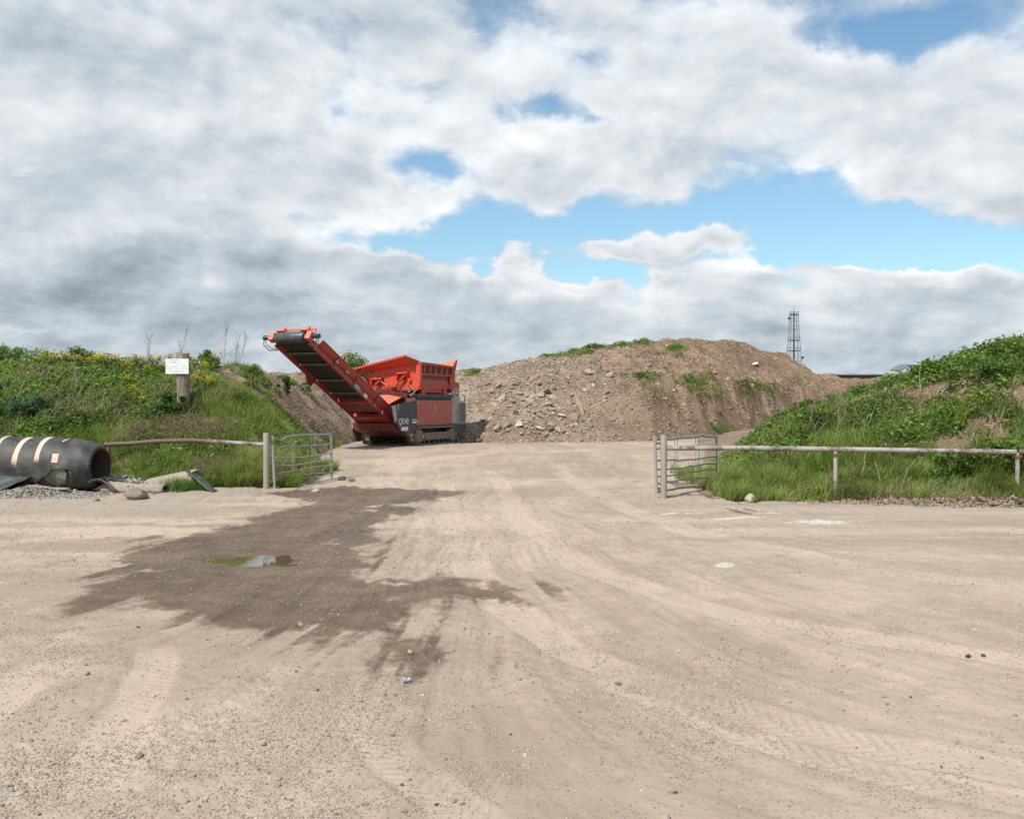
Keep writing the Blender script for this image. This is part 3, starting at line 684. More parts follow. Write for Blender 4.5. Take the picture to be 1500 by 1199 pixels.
def build_rocks():
    lab = 'angular broken concrete chunk among the rubble at the foot of the spoil heap'
    for i in range(185):
        while True:
            px, py = random.gauss(775, 62), random.uniform(562, 648)
            if 684 < px < 925 and not (px < 710 and py < 600): break
        p = at(px, py, fM, 40)
        sz = .12 + .50 * random.random() ** 2.8
        if py > 632: sz *= .75
        rock('rubble_chunk', RC_CONC if random.random() < .72 else RC_PALE, p.x, p.y, sz, lab, 'rubble', 'rubble chunks at the foot of the heap', fn=fM, squash=random.uniform(.55, 1), tilt=.7)
    for i in range(40):
        px, py = random.uniform(700, 1150), random.uniform(520, 640)
        p = at(px, py, fM, 40)
        if p.y > 100: continue
        rock('scattered_stone', RC_PALE if random.random() < .6 else RC_DARK, p.x, p.y, random.uniform(.12, .34), 'loose stone lying on the bare earth slope of the spoil heap', 'stone', 'loose stones on the heap', fn=fM, tilt=.6)
    for px, py, sz, sh, lab in [(862, 548, .7, RC_CONC, 'pale slab tip sticking out high in the middle of the heap'), (893, 552, .6, RC_PALE, 'beige boulder high on the heap right of the slab tip'), (712, 655, .45, RC_DARK, None), (734, 590, .5, RC_CONC, None)]:
        p = at(px, py, None, 40)
        if lab: rock('boulder', sh, p.x, p.y, sz, lab, 'boulder', fn=fM)
    # individual stones on the yard that the eye picks out
    SP = [(203, 1105, .055, RC_CONC, 'rounded tan stone in the left foreground'), (128, 988, .045, RC_CONC, 'upright stone on the dirt, far left below the wet patch'),
          (387, 1091, .038, RC_CONC, 'grey stone in the foreground, lower left'), (464, 1013, .04, RC_CONC, 'small grey stone below the tongue of the wet patch'),
          (575, 1074, .04, RC_CONC, 'grey stone at bottom centre beside fine gravel'), (540, 1079, .035, RC_PALE, 'pale pebble at bottom centre left'),
          (905, 1000, .045, RC_CONC, 'lone clod on dry dirt right of centre'), (1042, 1084, .038, RC_CONC, 'lone clod on the dirt, lower right of centre'),
          (988, 1161, .045, RC_CONC, 'grey stone at the bottom edge right of centre'), (440, 914, .07, RC_CONC, 'stone on the lower edge of the wet patch'),
          (600, 955, .055, RC_PALE, 'pale stone on the small wet tongue'), (975, 1196, .05, RC_PALE, 'whitish stone cut by the bottom edge'),
          (1418, 958, .05, RC_DARK, 'left of two black clods on the dirt at right'), (1440, 957, .045, RC_DARK, 'right of two black clods on the dirt at right')]
    for px, py, sz, sh, lab in SP:
        x, y = gp(px, py); rock('stone', sh, float(x), float(y), sz, lab, 'stone', sink=.15)
    for i in range(90):
        px, py = random.uniform(10, 760), random.uniform(830, 1190)
        if random.random() < .35: px = random.uniform(10, 1490)
        x, y = gp(px, py); rock('pebble', random.choice([RC_CONC, RC_PALE, RC_CONC, RC_CONC, RC_CONC, RC_DARK]), float(x), float(y), random.uniform(.014, .034), 'small loose pebble lying on the dirt of the yard', 'pebble', 'loose pebbles on the yard', sink=.15)
    # gateway
    for px, py, sz, sq, sh, nm, lab, cat in [
            (1099, 735, .34, 1.0, RC_PALE, 'stone_block', 'smooth cream stone block leaning in the grass right of the right gate', 'stone'),
            (198, 731, .62, .75, RC_CONC, 'concrete_lump', 'large rounded concrete lump in front of the torn sheets by the pipe', 'concrete lump'),
            (462, 720, .22, .7, RC_PALE, 'stone', 'pale stone on the ground in front of the left gate', 'stone'),
            (985, 692, .26, .6, RC_PALE, 'stone', 'cream stone seen through the bars of the right gate, the left one', 'stone'),
            (1018, 694, .18, .6, RC_PALE, 'stone', 'smaller cream stone seen through the bars of the right gate', 'stone'),
            (1027, 698, .11, .8, RC_DARK, 'brick_piece', 'small reddish brick piece behind the right gate', 'brick'),
            (500, 703, .30, .6, RC_DARK, 'mud_clod', 'dark mud clod at the free end of the left gate', 'clod'),
            (516, 705, .24, .6, RC_DARK, 'mud_clod', 'dark mud clod just right of the one touching the left gate', 'clod'),
            (700, 646, .5, .7, RC_DARK, 'mud_clod', 'black mud clod beside the rear of the machine', 'clod')]:
        p = at(px, py); rock(nm, sh, p.x, p.y, sz, lab, cat, squash=sq, k=5 if 'lump' in nm else None)
    # larger stones on the left bank
    for px, py, sz in [(362, 541, .35), (380, 546, .45), (352, 606, .35), (372, 560, .3)]:
        p = at(px, py, fL, 20); rock('dark_boulder', RC_DARK, p.x, p.y, sz, 'dark broken lump bedded in the soil crest left of the conveyor', 'boulder', 'dark lumps on the left soil crest', fn=fL)
build_rocks()

# ================================================================ vegetation
GREEN = np.array([(.050, .105, .020), (.075, .150, .026), (.105, .195, .034), (.035, .078, .018), (.135, .205, .048)])
def blades_mesh(name, P, h, w, lean, col, curl=.35):
    n = len(P); a = rng.uniform(0, math.pi, n); dx, dy = np.cos(a) * w / 2, np.sin(a) * w / 2
    V = np.zeros((n, 5, 3)); L = np.concatenate([lean, np.zeros((n, 1))], 1)
    side = np.stack([dx, dy, np.zeros(n)], 1); up = np.stack([np.zeros(n), np.zeros(n), h], 1)
    V[:, 0] = P - side; V[:, 1] = P + side
    mid = P + up * .55 + L * curl; V[:, 2] = mid - side * .8; V[:, 3] = mid + side * .8
    ln = np.linalg.norm(lean, axis=1); V[:, 4] = P + up * np.clip(1 - .45 * (ln / h) ** 2, .35, 1)[:, None] + L
    o = (np.arange(n) * 5)[:, None]
    F = np.concatenate([o + np.array([[0, 1, 3, 2]]), o + np.array([[2, 3, 4]])], 1).reshape(-1)
    lt = np.tile([4, 3], n)
    return np_mesh(name, V.reshape(-1, 3), F, lt, False, dict(tint=np.repeat(col, 5, 0)))
def leaves_mesh(name, P, size, col, upbias=.8, narrow=.55):
    """folded diamond leaves, pointing anywhere but mostly facing up"""
    n = len(P); nrm = rng.normal(size=(n, 3)); nrm[:, 2] = np.abs(nrm[:, 2]) + upbias; nrm /= np.linalg.norm(nrm, axis=1)[:, None]
    d = rng.normal(size=(n, 3)); d -= (d * nrm).sum(1)[:, None] * nrm; d /= np.linalg.norm(d, axis=1)[:, None]
    s = np.cross(nrm, d); sz = size[:, None]
    V = np.zeros((n, 4, 3)); V[:, 0] = P - d * sz * .5; V[:, 1] = P + s * sz * narrow * .5 + nrm * sz * .10; V[:, 2] = P + d * sz * .5 - nrm * sz * .12; V[:, 3] = P - s * sz * narrow * .5 + nrm * sz * .10
    o = (np.arange(n) * 4)[:, None]; F = (o + np.array([[0, 1, 2, 0, 2, 3]])).reshape(-1)
    return np_mesh(name, V.reshape(-1, 3), F, 3, False, dict(tint=np.repeat(col, 4, 0)))
def tints(n, pal, X=None, Y=None, sc=.9, seed=5, spread=.18):
    pal = np.array(pal); m = len(pal)
    if X is None: t = rng.random(n) * (m - 1)
    else: t = np.clip((fbm(X, Y, sc, 3, seed) * 1.5 + .5), 0, 1) * (m - 1) + rng.normal(size=n) * .5
    t = np.clip(t, 0, m - 1.001); i = t.astype(int); f = (t - i)[:, None]
    return np.clip((pal[i] * (1 - f) + pal[i + 1] * f) * (1 + rng.normal(size=(n, 1)) * spread), .005, 1)
def bare_L(X, Y):       # 1 where the soil shows
    b = 0
    for (px, py, r) in [(165, 545, .65), (200, 548, .6), (140, 556, .5), (225, 543, .4), (75, 530, .45)]:
        p = BL[(px, py)]; b = np.maximum(b, np.exp(-(((X - p.x) / r) ** 2 + ((Y - p.y) / (r * .8)) ** 2)))
    s = np.interp(Y, [18, 20, 22, 26, 30, 40, 60], [-4.95, -4.8, -4.55, -5.3, -6.1, -7.0, -7.2])
    back = ss(Y, 24.5, 27.5) * ss(s - X, -1, .2) * (1 - ss(s - X, 4.0, 5.5))
    patch = ss(fbm(X, Y * .6, 1.6, 3, 401), .02, .16)
    return np.clip(np.maximum(b * 1.3, back * (1 - .95 * patch)), 0, 1)
BL = {k: at(k[0], k[1], fL, 19) for k in [(165, 545), (200, 548), (140, 556), (225, 543), (75, 530)]}
BRL = [(1215, 592, .75), (1250, 588, .75), (1295, 542, .45), (1372, 580, .8), (1338, 582, .5), (1445, 635, .6), (1400, 650, .4), (1442, 522, .5), (1485, 520, .3), (1445, 632, .35), (1440, 500, .4), (1492, 585, .4), (1205, 602, .3)]
BRP = [(at(a, b, fR, 15), r) for a, b, r in BRL]
def bare_R(X, Y):
    b = 0
    for p, r in BRP: b = np.maximum(b, np.exp(-(((X - p.x) / r) ** 2 + ((Y - p.y) / r) ** 2)))
    return np.clip(b * 1.35 + .5 * ss(fbm(X, Y, .8, 3, 411), .16, .3), 0, 1)
def build_greens():
    # ---- long grass, lower slopes of both banks
    def grass(fn, X, Y, dens, name, hh, bare, seed, pal, leanx=.12):
        # blades spring from tufts: each tuft has its own height, hue and sprawl
        per = 20; m = len(X) // per; tx, ty = X[:m], Y[:m]; dk = dens[:m] if isinstance(dens, np.ndarray) else dens
        k = rng.random(m) < dk * (1 - bare(tx, ty)) * (.35 + .65 * ss(fbm(tx, ty, .7, 3, seed + 21), -.22, .02)); tx, ty = tx[k], ty[k]; m = len(tx)
        th = hh * (.5 + 1.3 * np.clip(fbm(tx, ty, .6, 3, seed) + .4, 0, 1)) * rng.uniform(.55, 1.35, m)
        tc = tints(m, pal, tx, ty, .8, seed + 3, .16); sw = fbm(tx, ty, 1.2, 2, seed + 7) * 7
        dry = rng.random(m) < .15 + .55 * ss(fbm(tx, ty, .9, 3, seed + 11), .10, .28)
        tc[dry] = tints(int(dry.sum()), [(.44, .36, .22), (.32, .28, .15), (.24, .26, .09)])
        n = m * per; R_ = lambda v: np.repeat(v, per, 0)
        a = rng.uniform(0, 6.283, n); rr = .055 * np.sqrt(rng.random(n)); X = R_(tx) + rr * np.cos(a); Y = R_(ty) + rr * np.sin(a)
        z = np.maximum(fn(X, Y), fG(X, Y)); h = R_(th) * rng.uniform(.55, 1.15, n)
        out_ = h * rng.uniform(.15, .75, n)
        lean = np.stack([np.cos(a) * out_ + (np.cos(R_(sw)) * .30 + leanx) * h, np.sin(a) * out_ + np.sin(R_(sw)) * .25 * h - .12 * h], 1)
        c = R_(tc) * rng.uniform(.75, 1.25, (n, 1))
        tag(link('long_grass', blades_mesh('long_grass', np.stack([X, Y, z - .02], 1), h, .009 + .007 * rng.random(n), lean, c), LEAF), name, None, None, 'stuff')
    pal = [(.115, .165, .040), (.175, .245, .055), (.240, .320, .078), (.315, .375, .125)]
    n = 230000; X = rng.uniform(3.9, 12.5, n); a = rng.random(n) ** 1.3 * 5.0; Y = toeR(X) - .05 + a
    grass(fR, X, Y, (1 - .88 * ss(a, 1.5, 2.9)) * (.35 + .65 * ss(a + fbm(X, Y, .5, 3, 509) * 1.2, .1, .6)), 'long green grass on the lower slope of the right bank', .34, bare_R, 501, pal)
    n = 70000; X = rng.uniform(3.8, 7.2, n); Y = rng.uniform(17.4, 23, n)
    grass(fR, X, Y, .8, 'long green grass at the nose of the right bank', .26, lambda x, y: 0 * x, 507, pal)
    n = 200000; X = rng.uniform(-13.5, -4.5, n); Y = 20.2 + rng.random(n) ** 1.2 * 5.2
    grass(fL, X, Y, (1 - .93 * ss(Y - 20.4, 1.0, 2.2) * (1 - ss(X, -8.0, -6.5))), 'long green grass on the lower slope of the left bank', .30, bare_L, 511, pal)
    n = 60000; Y = rng.uniform(22, 47, n); X = np.interp(Y, [18, 20, 22, 26, 30, 40, 60], [-4.9, -4.8, -4.5, -5.2, -6.0, -6.9, -7.1]) - rng.random(n) * 4.4
    grass(fL, X, Y, .9, 'patches of green grass on the side slope of the left bank', .26, bare_L, 517, pal[:3])
    # ---- leafy weeds, upper slopes: leaves gathered in clumps of uneven height
    def weeds(fn, X, Y, keep, name, seed, pal, per=46, rad=.26, hgt=.30, size=(.045, .12)):
        k = rng.random(len(X)) < keep; X, Y = X[k], Y[k]; m = len(X)
        big = np.clip(.60 + fbm(X, Y, .9, 4, seed, .6) * 2.8, .15, 1.9) * rng.uniform(.7, 1.2, m)
        cx = np.repeat(X, per); cy = np.repeat(Y, per); B = np.repeat(big, per); n = m * per
        r = rad * np.sqrt(rng.random(n)) * (.6 + .5 * B); th = rng.uniform(0, 6.283, n)
        x = cx + r * np.cos(th); y = cy + r * np.sin(th)
        top = hgt * B * (1 - (r / (rad * 1.4)) ** 2) * (.45 + .6 * rng.random(n)) + .02
        z = fn(x, y) + top * np.where(rng.random(n) < .75, 1, rng.random(n))
        kind = rng.random(m); ck = np.repeat(kind, per)
        c = tints(n, pal, cx, cy, .9, seed + 5, .14) * (.55 + .8 * ck[:, None] ** 1.5) * (.6 + .5 * np.clip(top / (hgt * B + .02), 0, 1) if False else 1)
        s = rng.uniform(size[0], size[1], n) * (.75 + .6 * np.repeat(rng.random(m), per))
        tag(link('leafy_weeds', leaves_mesh('leafy_weeds', np.stack([x, y, z], 1), s, c), LEAF), name, None, None, 'stuff')
    wp = [(.062, .115, .030), (.120, .195, .045), (.165, .255, .058), (.215, .295, .085), (.250, .290, .120)]
    n = 4600; X = rng.uniform(4.6, 13.5, n); a = rng.uniform(1.2, 8.5, n); Y = toeR(X) + a; X = np.where(Y > 22, X * Y / 22, X)
    weeds(fR, X, Y, (1 - bare_R(X, Y)) * (.25 + .75 * ss(a, 1.4, 3.0)), 'mixed leafy weeds covering the upper right bank', 521, wp)
    n = 5200; X = rng.uniform(-14.5, -5.0, n); Y = rng.uniform(21.2, 28.8, n)
    weeds(fL, X, Y, (1 - bare_L(X, Y)) * (.25 + .75 * ss(Y, 21.6, 22.8)) * (1 - .5 * ss(X, -7.6, -6.5) * (1 - ss(Y, 22.5, 24))), 'mixed leafy weeds covering the left bank', 531, wp)
    n = 420; Y = rng.uniform(26, 44, n); X = np.interp(Y, [22, 26, 30, 40, 60], [-4.5, -5.2, -6.0, -6.9, -7.1]) - rng.uniform(.2, 4.2, n)
    weeds(fL, X, Y, 1 - bare_L(X, Y), 'low weeds on the side slope of the left bank', 537, wp[1:4], 40, .3, .22)
    # ---- weeds on the spoil heap: crest line and the ledge on the right
    pxs = []
    for cx_, cy_, sx, sy, k in [(815, 522, 18, 1.5, 22), (845, 516, 18, 1.5, 26), (875, 510, 18, 1.5, 30), (905, 506, 18, 1.5, 26), (935, 503, 16, 1.5, 20), (990, 511, 14, 7, 34), (1018, 560, 22, 9, 60), (945, 551, 28, 4, 26), (1100, 565, 18, 6, 34), (1130, 570, 9, 5, 14), (1060, 633, 20, 5, 24), (1100, 640, 14, 4, 10), (960, 580, 30, 12, 8), (1180, 560, 20, 6, 8), (700, 543, 12, 4, 10), (685, 547, 8, 6, 10), (1040, 575, 30, 8, 18)]:
        for _ in range(k):
            p = at(random.gauss(cx_, sx * .6), random.gauss(cy_, sy * .6), fM, 40)
            if p.y < 90: pxs.append((p.x, p.y))
    A = np.array(pxs)
    weeds(fM, A[:, 0], A[:, 1], np.ones(len(A)), 'green weeds in patches on the crest and ledge of the spoil heap', 541, wp[1:5], 46, .36, .22, (.04, .10))
    # ---- dry grass and dead stalks
    def dry(fn, pts, n, spread, hh, lean, name, w=.008):
        B = [at(a, b, fn, 15) for a, b in pts]; i = rng.integers(0, len(B), n)
        X = np.array([p.x for p in B])[i] + rng.normal(size=n) * spread; Y = np.array([p.y for p in B])[i] + rng.normal(size=n) * spread * .6
        z = np.maximum(fn(X, Y), fG(X, Y)); h = hh * rng.uniform(.4, 1.2, n)
        L = np.stack([rng.normal(size=n) * lean + lean * .4, rng.normal(size=n) * lean * .7 - .1 * h], 1) * h[:, None]
        c = tints(n, [(.42, .34, .22), (.32, .25, .16), (.22, .16, .10), (.48, .42, .30)])
        tag(link('dry_grass', blades_mesh('dry_grass', np.stack([X, Y, z], 1), h, w + .004 * rng.random(n), L, c, .45), DRYM), name, None, None, 'stuff')
    dry(fL, [(a, 634 + random.uniform(-9, 12)) for a in range(195, 340, 6)], 9000, .18, .32, .9, 'matted dry grass above the left barrier rail')
    dry(fL, [(a, 690 + random.uniform(-12, 20)) for a in range(290, 395, 5)], 9500, .17, .28, .7, 'dry straw grass at the foot of the left bank by the gate post')
    dry(fL, [(405, 690), (420, 685), (435, 690), (410, 705), (425, 700)], 1800, .15, .25, .6, 'dry grass behind the left gate')
    dry(fR, [(1050, 690), (1060, 700), (1075, 705), (1048, 708), (1065, 690), (1110, 700), (1150, 712), (1190, 722), (1240, 725), (1120, 715), (1290, 728), (1340, 730), (1400, 730), (1450, 732), (1060, 712), (1090, 716)], 9000, .24, .26, .7, 'dry grass at the foot of the right bank')
    dry(fR, [(1200 + 12 * i, 590 + random.uniform(-15, 25)) for i in range(12)] + [(1350, 590), (1440, 630), (1400, 615), (1480, 590)], 9000, .32, .24, .8, 'dry grass in the bare spots of the right bank')
    dry(fL, [(a, random.uniform(530, 640)) for a in range(10, 300, 9)], 4200, .3, .36, .6, 'brown dead stems among the weeds of the left bank', .006)
    # arching dead stalks (bramble-like), several metres of bleached stems
    def stalks(fn, pts, n, L0, name, r=.006, ln=.7):
        mb = MB()
        for _ in range(n):
            a, b = random.choice(pts); p = at(a + random.gauss(0, 9), b + random.gauss(0, 6), fn, 15); L_ = L0 * random.uniform(.5, 1.2)
            d = Vector((random.gauss(ln * .6, .5), random.gauss(-.2, .35), random.uniform(.5, 1.2))).normalized() if random.random() < .7 else Vector((random.gauss(0, .25), random.gauss(0, .2), 1)).normalized()
            q = [p + Vector((0, 0, -.03))]; v = d.copy()
            for k in range(5): v = (v + Vector((random.gauss(0, .12), random.gauss(0, .12), -.13))).normalized(); q.append(q[-1] + v * L_ / 5)
            mb.tube(q, [r, r * .9, r * .8, r * .6, r * .5, r * .3], 3, False)
        tag(mb.build('dead_stalks', STALK), name, None, None, 'stuff')
    stalks(fL, [(30, 610), (90, 600), (105, 585), (125, 600), (80, 630), (60, 570), (110, 570), (20, 580)], 120, .95, 'bleached dead bramble stems on the left bank above the pipe')
    stalks(fL, [(200, 580), (230, 590), (180, 560), (250, 610), (290, 570), (150, 520), (60, 520)], 70, .8, 'brown dead stems around the sign post', .005, .1)
    stalks(fL, [(60, 560), (120, 545), (20, 560), (160, 600), (220, 620), (300, 560), (90, 620)], 90, .6, 'short pale dead stems mixed into the left bank weeds', .005, .2)
    stalks(fR, [(1235, 625), (1260, 620), (1300, 600), (1255, 650), (1190, 650), (1400, 640), (1470, 660), (1370, 590)], 55, .7, 'bleached dead stems on the right bank', .006, .3)
    stalks(fR, [(1275, 718), (1300, 725), (1250, 705)], 9, .9, 'long bleached stalks fallen at the foot of the right bank', .008, -1.4)
STALK = simple('bleached_stem', (.40, .33, .25), .9, 0, .3, 9, (.2, .14, .10), 0)
STALKB = simple('brown_stem', (.22, .16, .13), .9, 0, .3, 9, (.12, .09, .07), 0)
YEL = simple('yellow_petal', (.90, .74, .02), .6, 0, 0, 9, bump=0)
build_greens()

def plant_meshes(seed, h=.7, spread=.22, nst=7, nfl=26, leafn=90):
    r = random.Random(seed); st = MB(); fl = MB(); LP = []
    for i in range(nst):
        a = r.uniform(0, 6.28); top = Vector((math.cos(a) * spread * r.uniform(.2, 1), math.sin(a) * spread * r.uniform(.2, 1), h * r.uniform(.7, 1.05)))
        mid = Vector((top.x * .35, top.y * .35, top.z * .5)); st.tube([(0, 0, -.05), mid, top], [.008, .006, .004], 4, False)
        for k in range(max(1, nfl // nst)):
            c = top + Vector((r.gauss(0, .05), r.gauss(0, .05), r.gauss(0, .05)))
            st.tube([top - Vector((0, 0, .08)), c], .003, 3, False)
            for j in range(4):
                b = j * math.pi / 2 + r.random(); u = Vector((math.cos(b), math.sin(b), .35)) * .030; v = Vector((-math.sin(b), math.cos(b), .1)) * .022
                fl.add([c, c + u + v, c + u * 1.5, c + u - v], [(0, 1, 2, 3)])
        for k in range(leafn // nst):
            t = r.random() ** 1.2 * .9; q = mid.lerp(top, (t - .5) * 2) if t > .5 else Vector((0, 0, 0)).lerp(mid, t * 2)
            LP.append(q + Vector((r.gauss(0, .07), r.gauss(0, .07), r.gauss(0, .03))))
    n = len(LP); P = np.array([tuple(p) for p in LP]); P[:, 2] = np.maximum(P[:, 2], .01)
    lm = leaves_mesh('leaves', P, rng.uniform(.05, .13, n), tints(n, [(.055, .115, .022), (.095, .18, .032), (.14, .225, .055)]), .4, .45)
    def mesh(mb, name, mat):
        me = bpy.data.meshes.new(name); me.from_pydata([tuple(v) for v in mb.v], [], mb.f); me.materials.append(mat); return me
    lm.materials.append(LEAF)
    return mesh(st, 'stems', STEM), lm, mesh(fl, 'flowers', YEL)
STEM = simple('green_stem', (.13, .19, .05), .7, 0, 0, 9, bump=0)
PL = [plant_meshes(600 + i, h, s, n, f, l) for i, (h, s, n, f, l) in enumerate([(.62, .24, 8, 40, 120), (.48, .22, 7, 28, 110), (.75, .28, 9, 55, 140), (.3, .2, 6, 14, 80)])]
def flowering(px, py, fn, k, label, group, sc=1.0, y0=15):
    p = at(px, py, fn, y0) if py else crest_at(px, fn, 21, 29, random.uniform(-1.2, .2)); root = empty('flowering_weed', p - Vector((0, 0, .02)), random.uniform(0, 6.28)); root.scale = (sc,) * 3
    tag(root, label, 'wildflower', group)
    for nm, me in zip(('stems', 'leaves', 'flowers'), PL[k]):
        o = link(nm, me, None, root)
        if nm == 'flowers': o['kind'] = 'stuff'
for i in range(34):
    px = 55 + 225 * ((i * .618) % 1); flowering(px, 0, fL, random.choice((0, 1, 2)), 'yellow flowering weed on the crest of the left bank left of the sign', 'yellow flowers on the left crest', random.uniform(.5, .85), 20)
for px, py in [(285, 0), (296, 0), (305, 0), (318, 0)]:
    flowering(px, py, fL, 1, 'yellow flowering weed on the crest just right of the sign post', 'yellow flowers right of the sign', .8, 20)
for px, py in [(205, 570), (215, 560), (222, 556), (232, 562), (200, 590), (212, 598), (190, 575), (240, 552), (100, 558), (78, 566), (65, 572), (110, 560)]:
    flowering(px, py, fL, random.choice((1, 3)), 'yellow flowering weed on the middle of the left bank slope below the crest', 'yellow flowers on the left slope', .8, 20)
for px, py in [(288, 572), (295, 566), (300, 575), (310, 578)]:
    flowering(px, py, fL, 1, 'bright yellow flower clump beside the wooden sign post on its right', 'yellow flowers by the post', .75, 20)
for px, py in [(1258, 560), (1265, 570), (1240, 580), (1215, 583), (1225, 580), (1195, 592), (1190, 610), (1204, 618), (1180, 600)]:
    flowering(px, py, fR, random.choice((1, 3)), 'yellow flowering weed along the left edge of the right bank', 'yellow flowers on the left edge of the right bank', .7, 15)
for px, py in [(1375, 620), (1385, 612), (1400, 600), (1420, 606), (1365, 610), (1440, 640), (1410, 630), (1430, 595), (1490, 520), (1460, 535), (1395, 575), (1480, 632)]:
    flowering(px, py, fR, 3, 'small yellow flowering weed scattered over the middle of the right bank', 'yellow flowers on the right bank', .7, 15)
flowering(1092, 690, fR, 3, 'small clump of yellow flowers at the left toe of the right bank behind the rail', None, .8, 15)

# tall dead stems by the sign post
def dead_stem(px, py, h, lean, label, r=.009, fn=fL):
    p = at(px, py, fn, 15); rr = random.Random(px * 7 + 1); root = empty('dead_stem', p); tag(root, label, 'dead stem')
    st = MB(); top = Vector((lean * h, 0, h)); st.tube([(0, 0, -.05), top * .5 + Vector((.03, 0, 0)), top], [r, r * .7, r * .25], 4, False); st.build('stem', STALKB, root)
    tw = MB()
    for i in range(16):
        t = rr.uniform(.3, .95); a = top * t; b = a + Vector((rr.gauss(0, .11), rr.gauss(0, .08), rr.uniform(.12, .35))); tw.tube([a, a.lerp(b, .6), b], [.004, .003, .0015], 3, False)
        c = a.lerp(b, .5); tw.tube([c, c + Vector((rr.gauss(0, .07), 0, .12))], [.003, .0012], 3, False)
    tw.build('twigs', STALKB, root)
dead_stem(318, 598, 2.0, .12, 'tall brown dead stem right of the sign post, nearest to it')
dead_stem(330, 596, 1.75, .20, 'tall brown dead stem second to the right of the sign post')
dead_stem(334, 585, 1.5, .30, 'thin dead stem leaning right over the bank crest, third from the sign post')
dead_stem(248, 575, 1.6, .28, 'thin brown dead stem leaning across the white sign')
dead_stem(216, 548, 1.0, .05, 'thin dead stem on the crest left of the white sign')
dead_stem(1225, 650, 1.1, .05, 'thin dead stem on the right bank behind the rail post', fn=fR)
dead_stem(1180, 640, .9, .25, 'pale dead stem on the left flank of the right bank', fn=fR)

# ---- small trees and bushes
def tree(px, py, Yd, h, wid, seed, label, name='small_tree', pal=None, n=2200, fn=fAll, leaf=(.05, .11), cat='tree'):
    if Yd: x = (px - 750) / FOC * Yd; p = Vector((x, Yd, z1(fn, x, Yd)))
    else: p = at(px, py, fn, 15) if py > 550 or fn is fR and py > 552 else crest_at(px, fn, 17 if fn is fR else 21, 30, -.3)
    r = random.Random(seed); root = empty(name, p); tag(root, label, cat)
    tr = MB(); tr.tube([(0, 0, -.1), (.02, 0, h * .35), (.05, .02, h * .6)], [h * .03, h * .024, h * .012], 6)
    C = []
    for i in range(16):
        a = r.uniform(0, 6.28); low = .12 if cat in ('bush', 'weed') else .42; q = Vector((math.cos(a) * wid * r.uniform(.1, .55), math.sin(a) * wid * r.uniform(.1, .45), h * r.uniform(low, .93)))
        if q.z > h * .8: q.x *= .5
        tr.tube([(.02, 0, h * r.uniform(.2, .45)), q * .6 + Vector((0, 0, h * .15)), q], [h * .012, h * .008, h * .003], 4, False); C.append((q, wid * r.uniform(.12, .26)))
    tr.build('trunk', STALKB, root)
    Cc = np.array([tuple(c[0]) for c in C]); Rr = np.array([c[1] for c in C]); i = rng.integers(0, len(C), n)
    d = rng.normal(size=(n, 3)); d /= np.linalg.norm(d, axis=1)[:, None]; P = Cc[i] + d * (Rr[i] * rng.random(n) ** .4)[:, None] * np.array([1, 1, .8])
    c = tints(n, pal or [(.075, .130, .030), (.125, .200, .045), (.18, .27, .06)]) * (.8 + .4 * rng.random(len(C))[i][:, None])
    me = leaves_mesh('crown', P, rng.uniform(*leaf, n), c, .5, .6); link('crown', me, LEAF, root)
tree(521, 515, 50, 1.9, 2.3, 3, 'small leafy tree behind the spoil bank between the conveyor and hopper', n=2600, leaf=(.07, .14))
tree(368, 0, 31, .75, .8, 5, 'small green bush on the skyline left of the conveyor head', 'small_bush', n=900, cat='bush', leaf=(.04, .09))
tree(417, 585, None, .85, .6, 8, 'upright dark green sapling on the soil slope left of the conveyor', 'sapling', n=1500, cat='bush', fn=fL, leaf=(.04, .08), pal=[(.035, .09, .015), (.055, .13, .02), (.08, .16, .03)])
tree(448, 575, None, .45, .5, 18, 'tiny yellow green bush under the conveyor at the crest', 'small_bush', n=500, cat='bush', fn=fL, leaf=(.04, .08))
for i, (px, py, h, w, lab) in enumerate([
        (112, 524, .62, 1.1, 'leafy green bush standing highest on the left crest among yellow flowers'), (35, 532, .55, 1.6, 'dark green bush on the left crest near the photo edge'),
        (160, 530, .42, 1.2, 'green bush on the crest between the highest bush and the sign'), (5, 530, .6, 1.2, 'dark green bush cut by the left photo edge'),
        (300, 548, .6, 1.0, 'green bush right of the sign post'), (68, 534, .45, 1.1, 'low green bush on the crest left of the highest bush'), (135,527,.5,1.1,'green bush touching the highest bush on its right')]):
    tree(px, py, None, h, w, 40 + i, lab, 'bush', n=1500, cat='bush', fn=fL, leaf=(.05, .10))
for i, (px, py, h, w, lab, pal) in enumerate([
        (20, 612, .5, 1.1, 'bluish green thistle clump above the pipe at the left photo edge', [(.05, .10, .055), (.08, .15, .08), (.11, .18, .10)]),
        (62, 610, .45, .9, 'bluish green thistle clump on the left bank right of the edge clump', [(.05, .10, .055), (.08, .15, .08), (.11, .18, .10)]),
        (248, 610, .5, .7, 'dark leafy clump at the left foot of the sign post', [(.03, .08, .015), (.05, .12, .02), (.08, .16, .03)])]):
    tree(px, py, None, h, w, 60 + i, lab, 'weed_clump', n=1300, cat='weed', fn=fL, pal=pal)
for i, (px, py, h, w, lab) in enumerate([
        (1270, 548, .22, .8, 'leafy clump on the skyline of the right bank left of the sheet'), (1372, 530, .3, 1.0, 'leafy clump right of the green sheet on the right bank'),
        (1475, 510, .3, 1.1, 'leafy clump on the right bank skyline near the photo edge'), (1430, 560, .45, 1.1, 'dark leafy clump in the upper middle of the right bank'),
        (1400, 700, .5, .8, 'broad leafy clump under the right rail'), (1470, 690, .55, .9, 'broad leafy clump under the right rail by its end')]):
    tree(px, py, None, h, w, 80 + i, lab, 'weed_clump', n=1300, cat='weed', fn=fR)

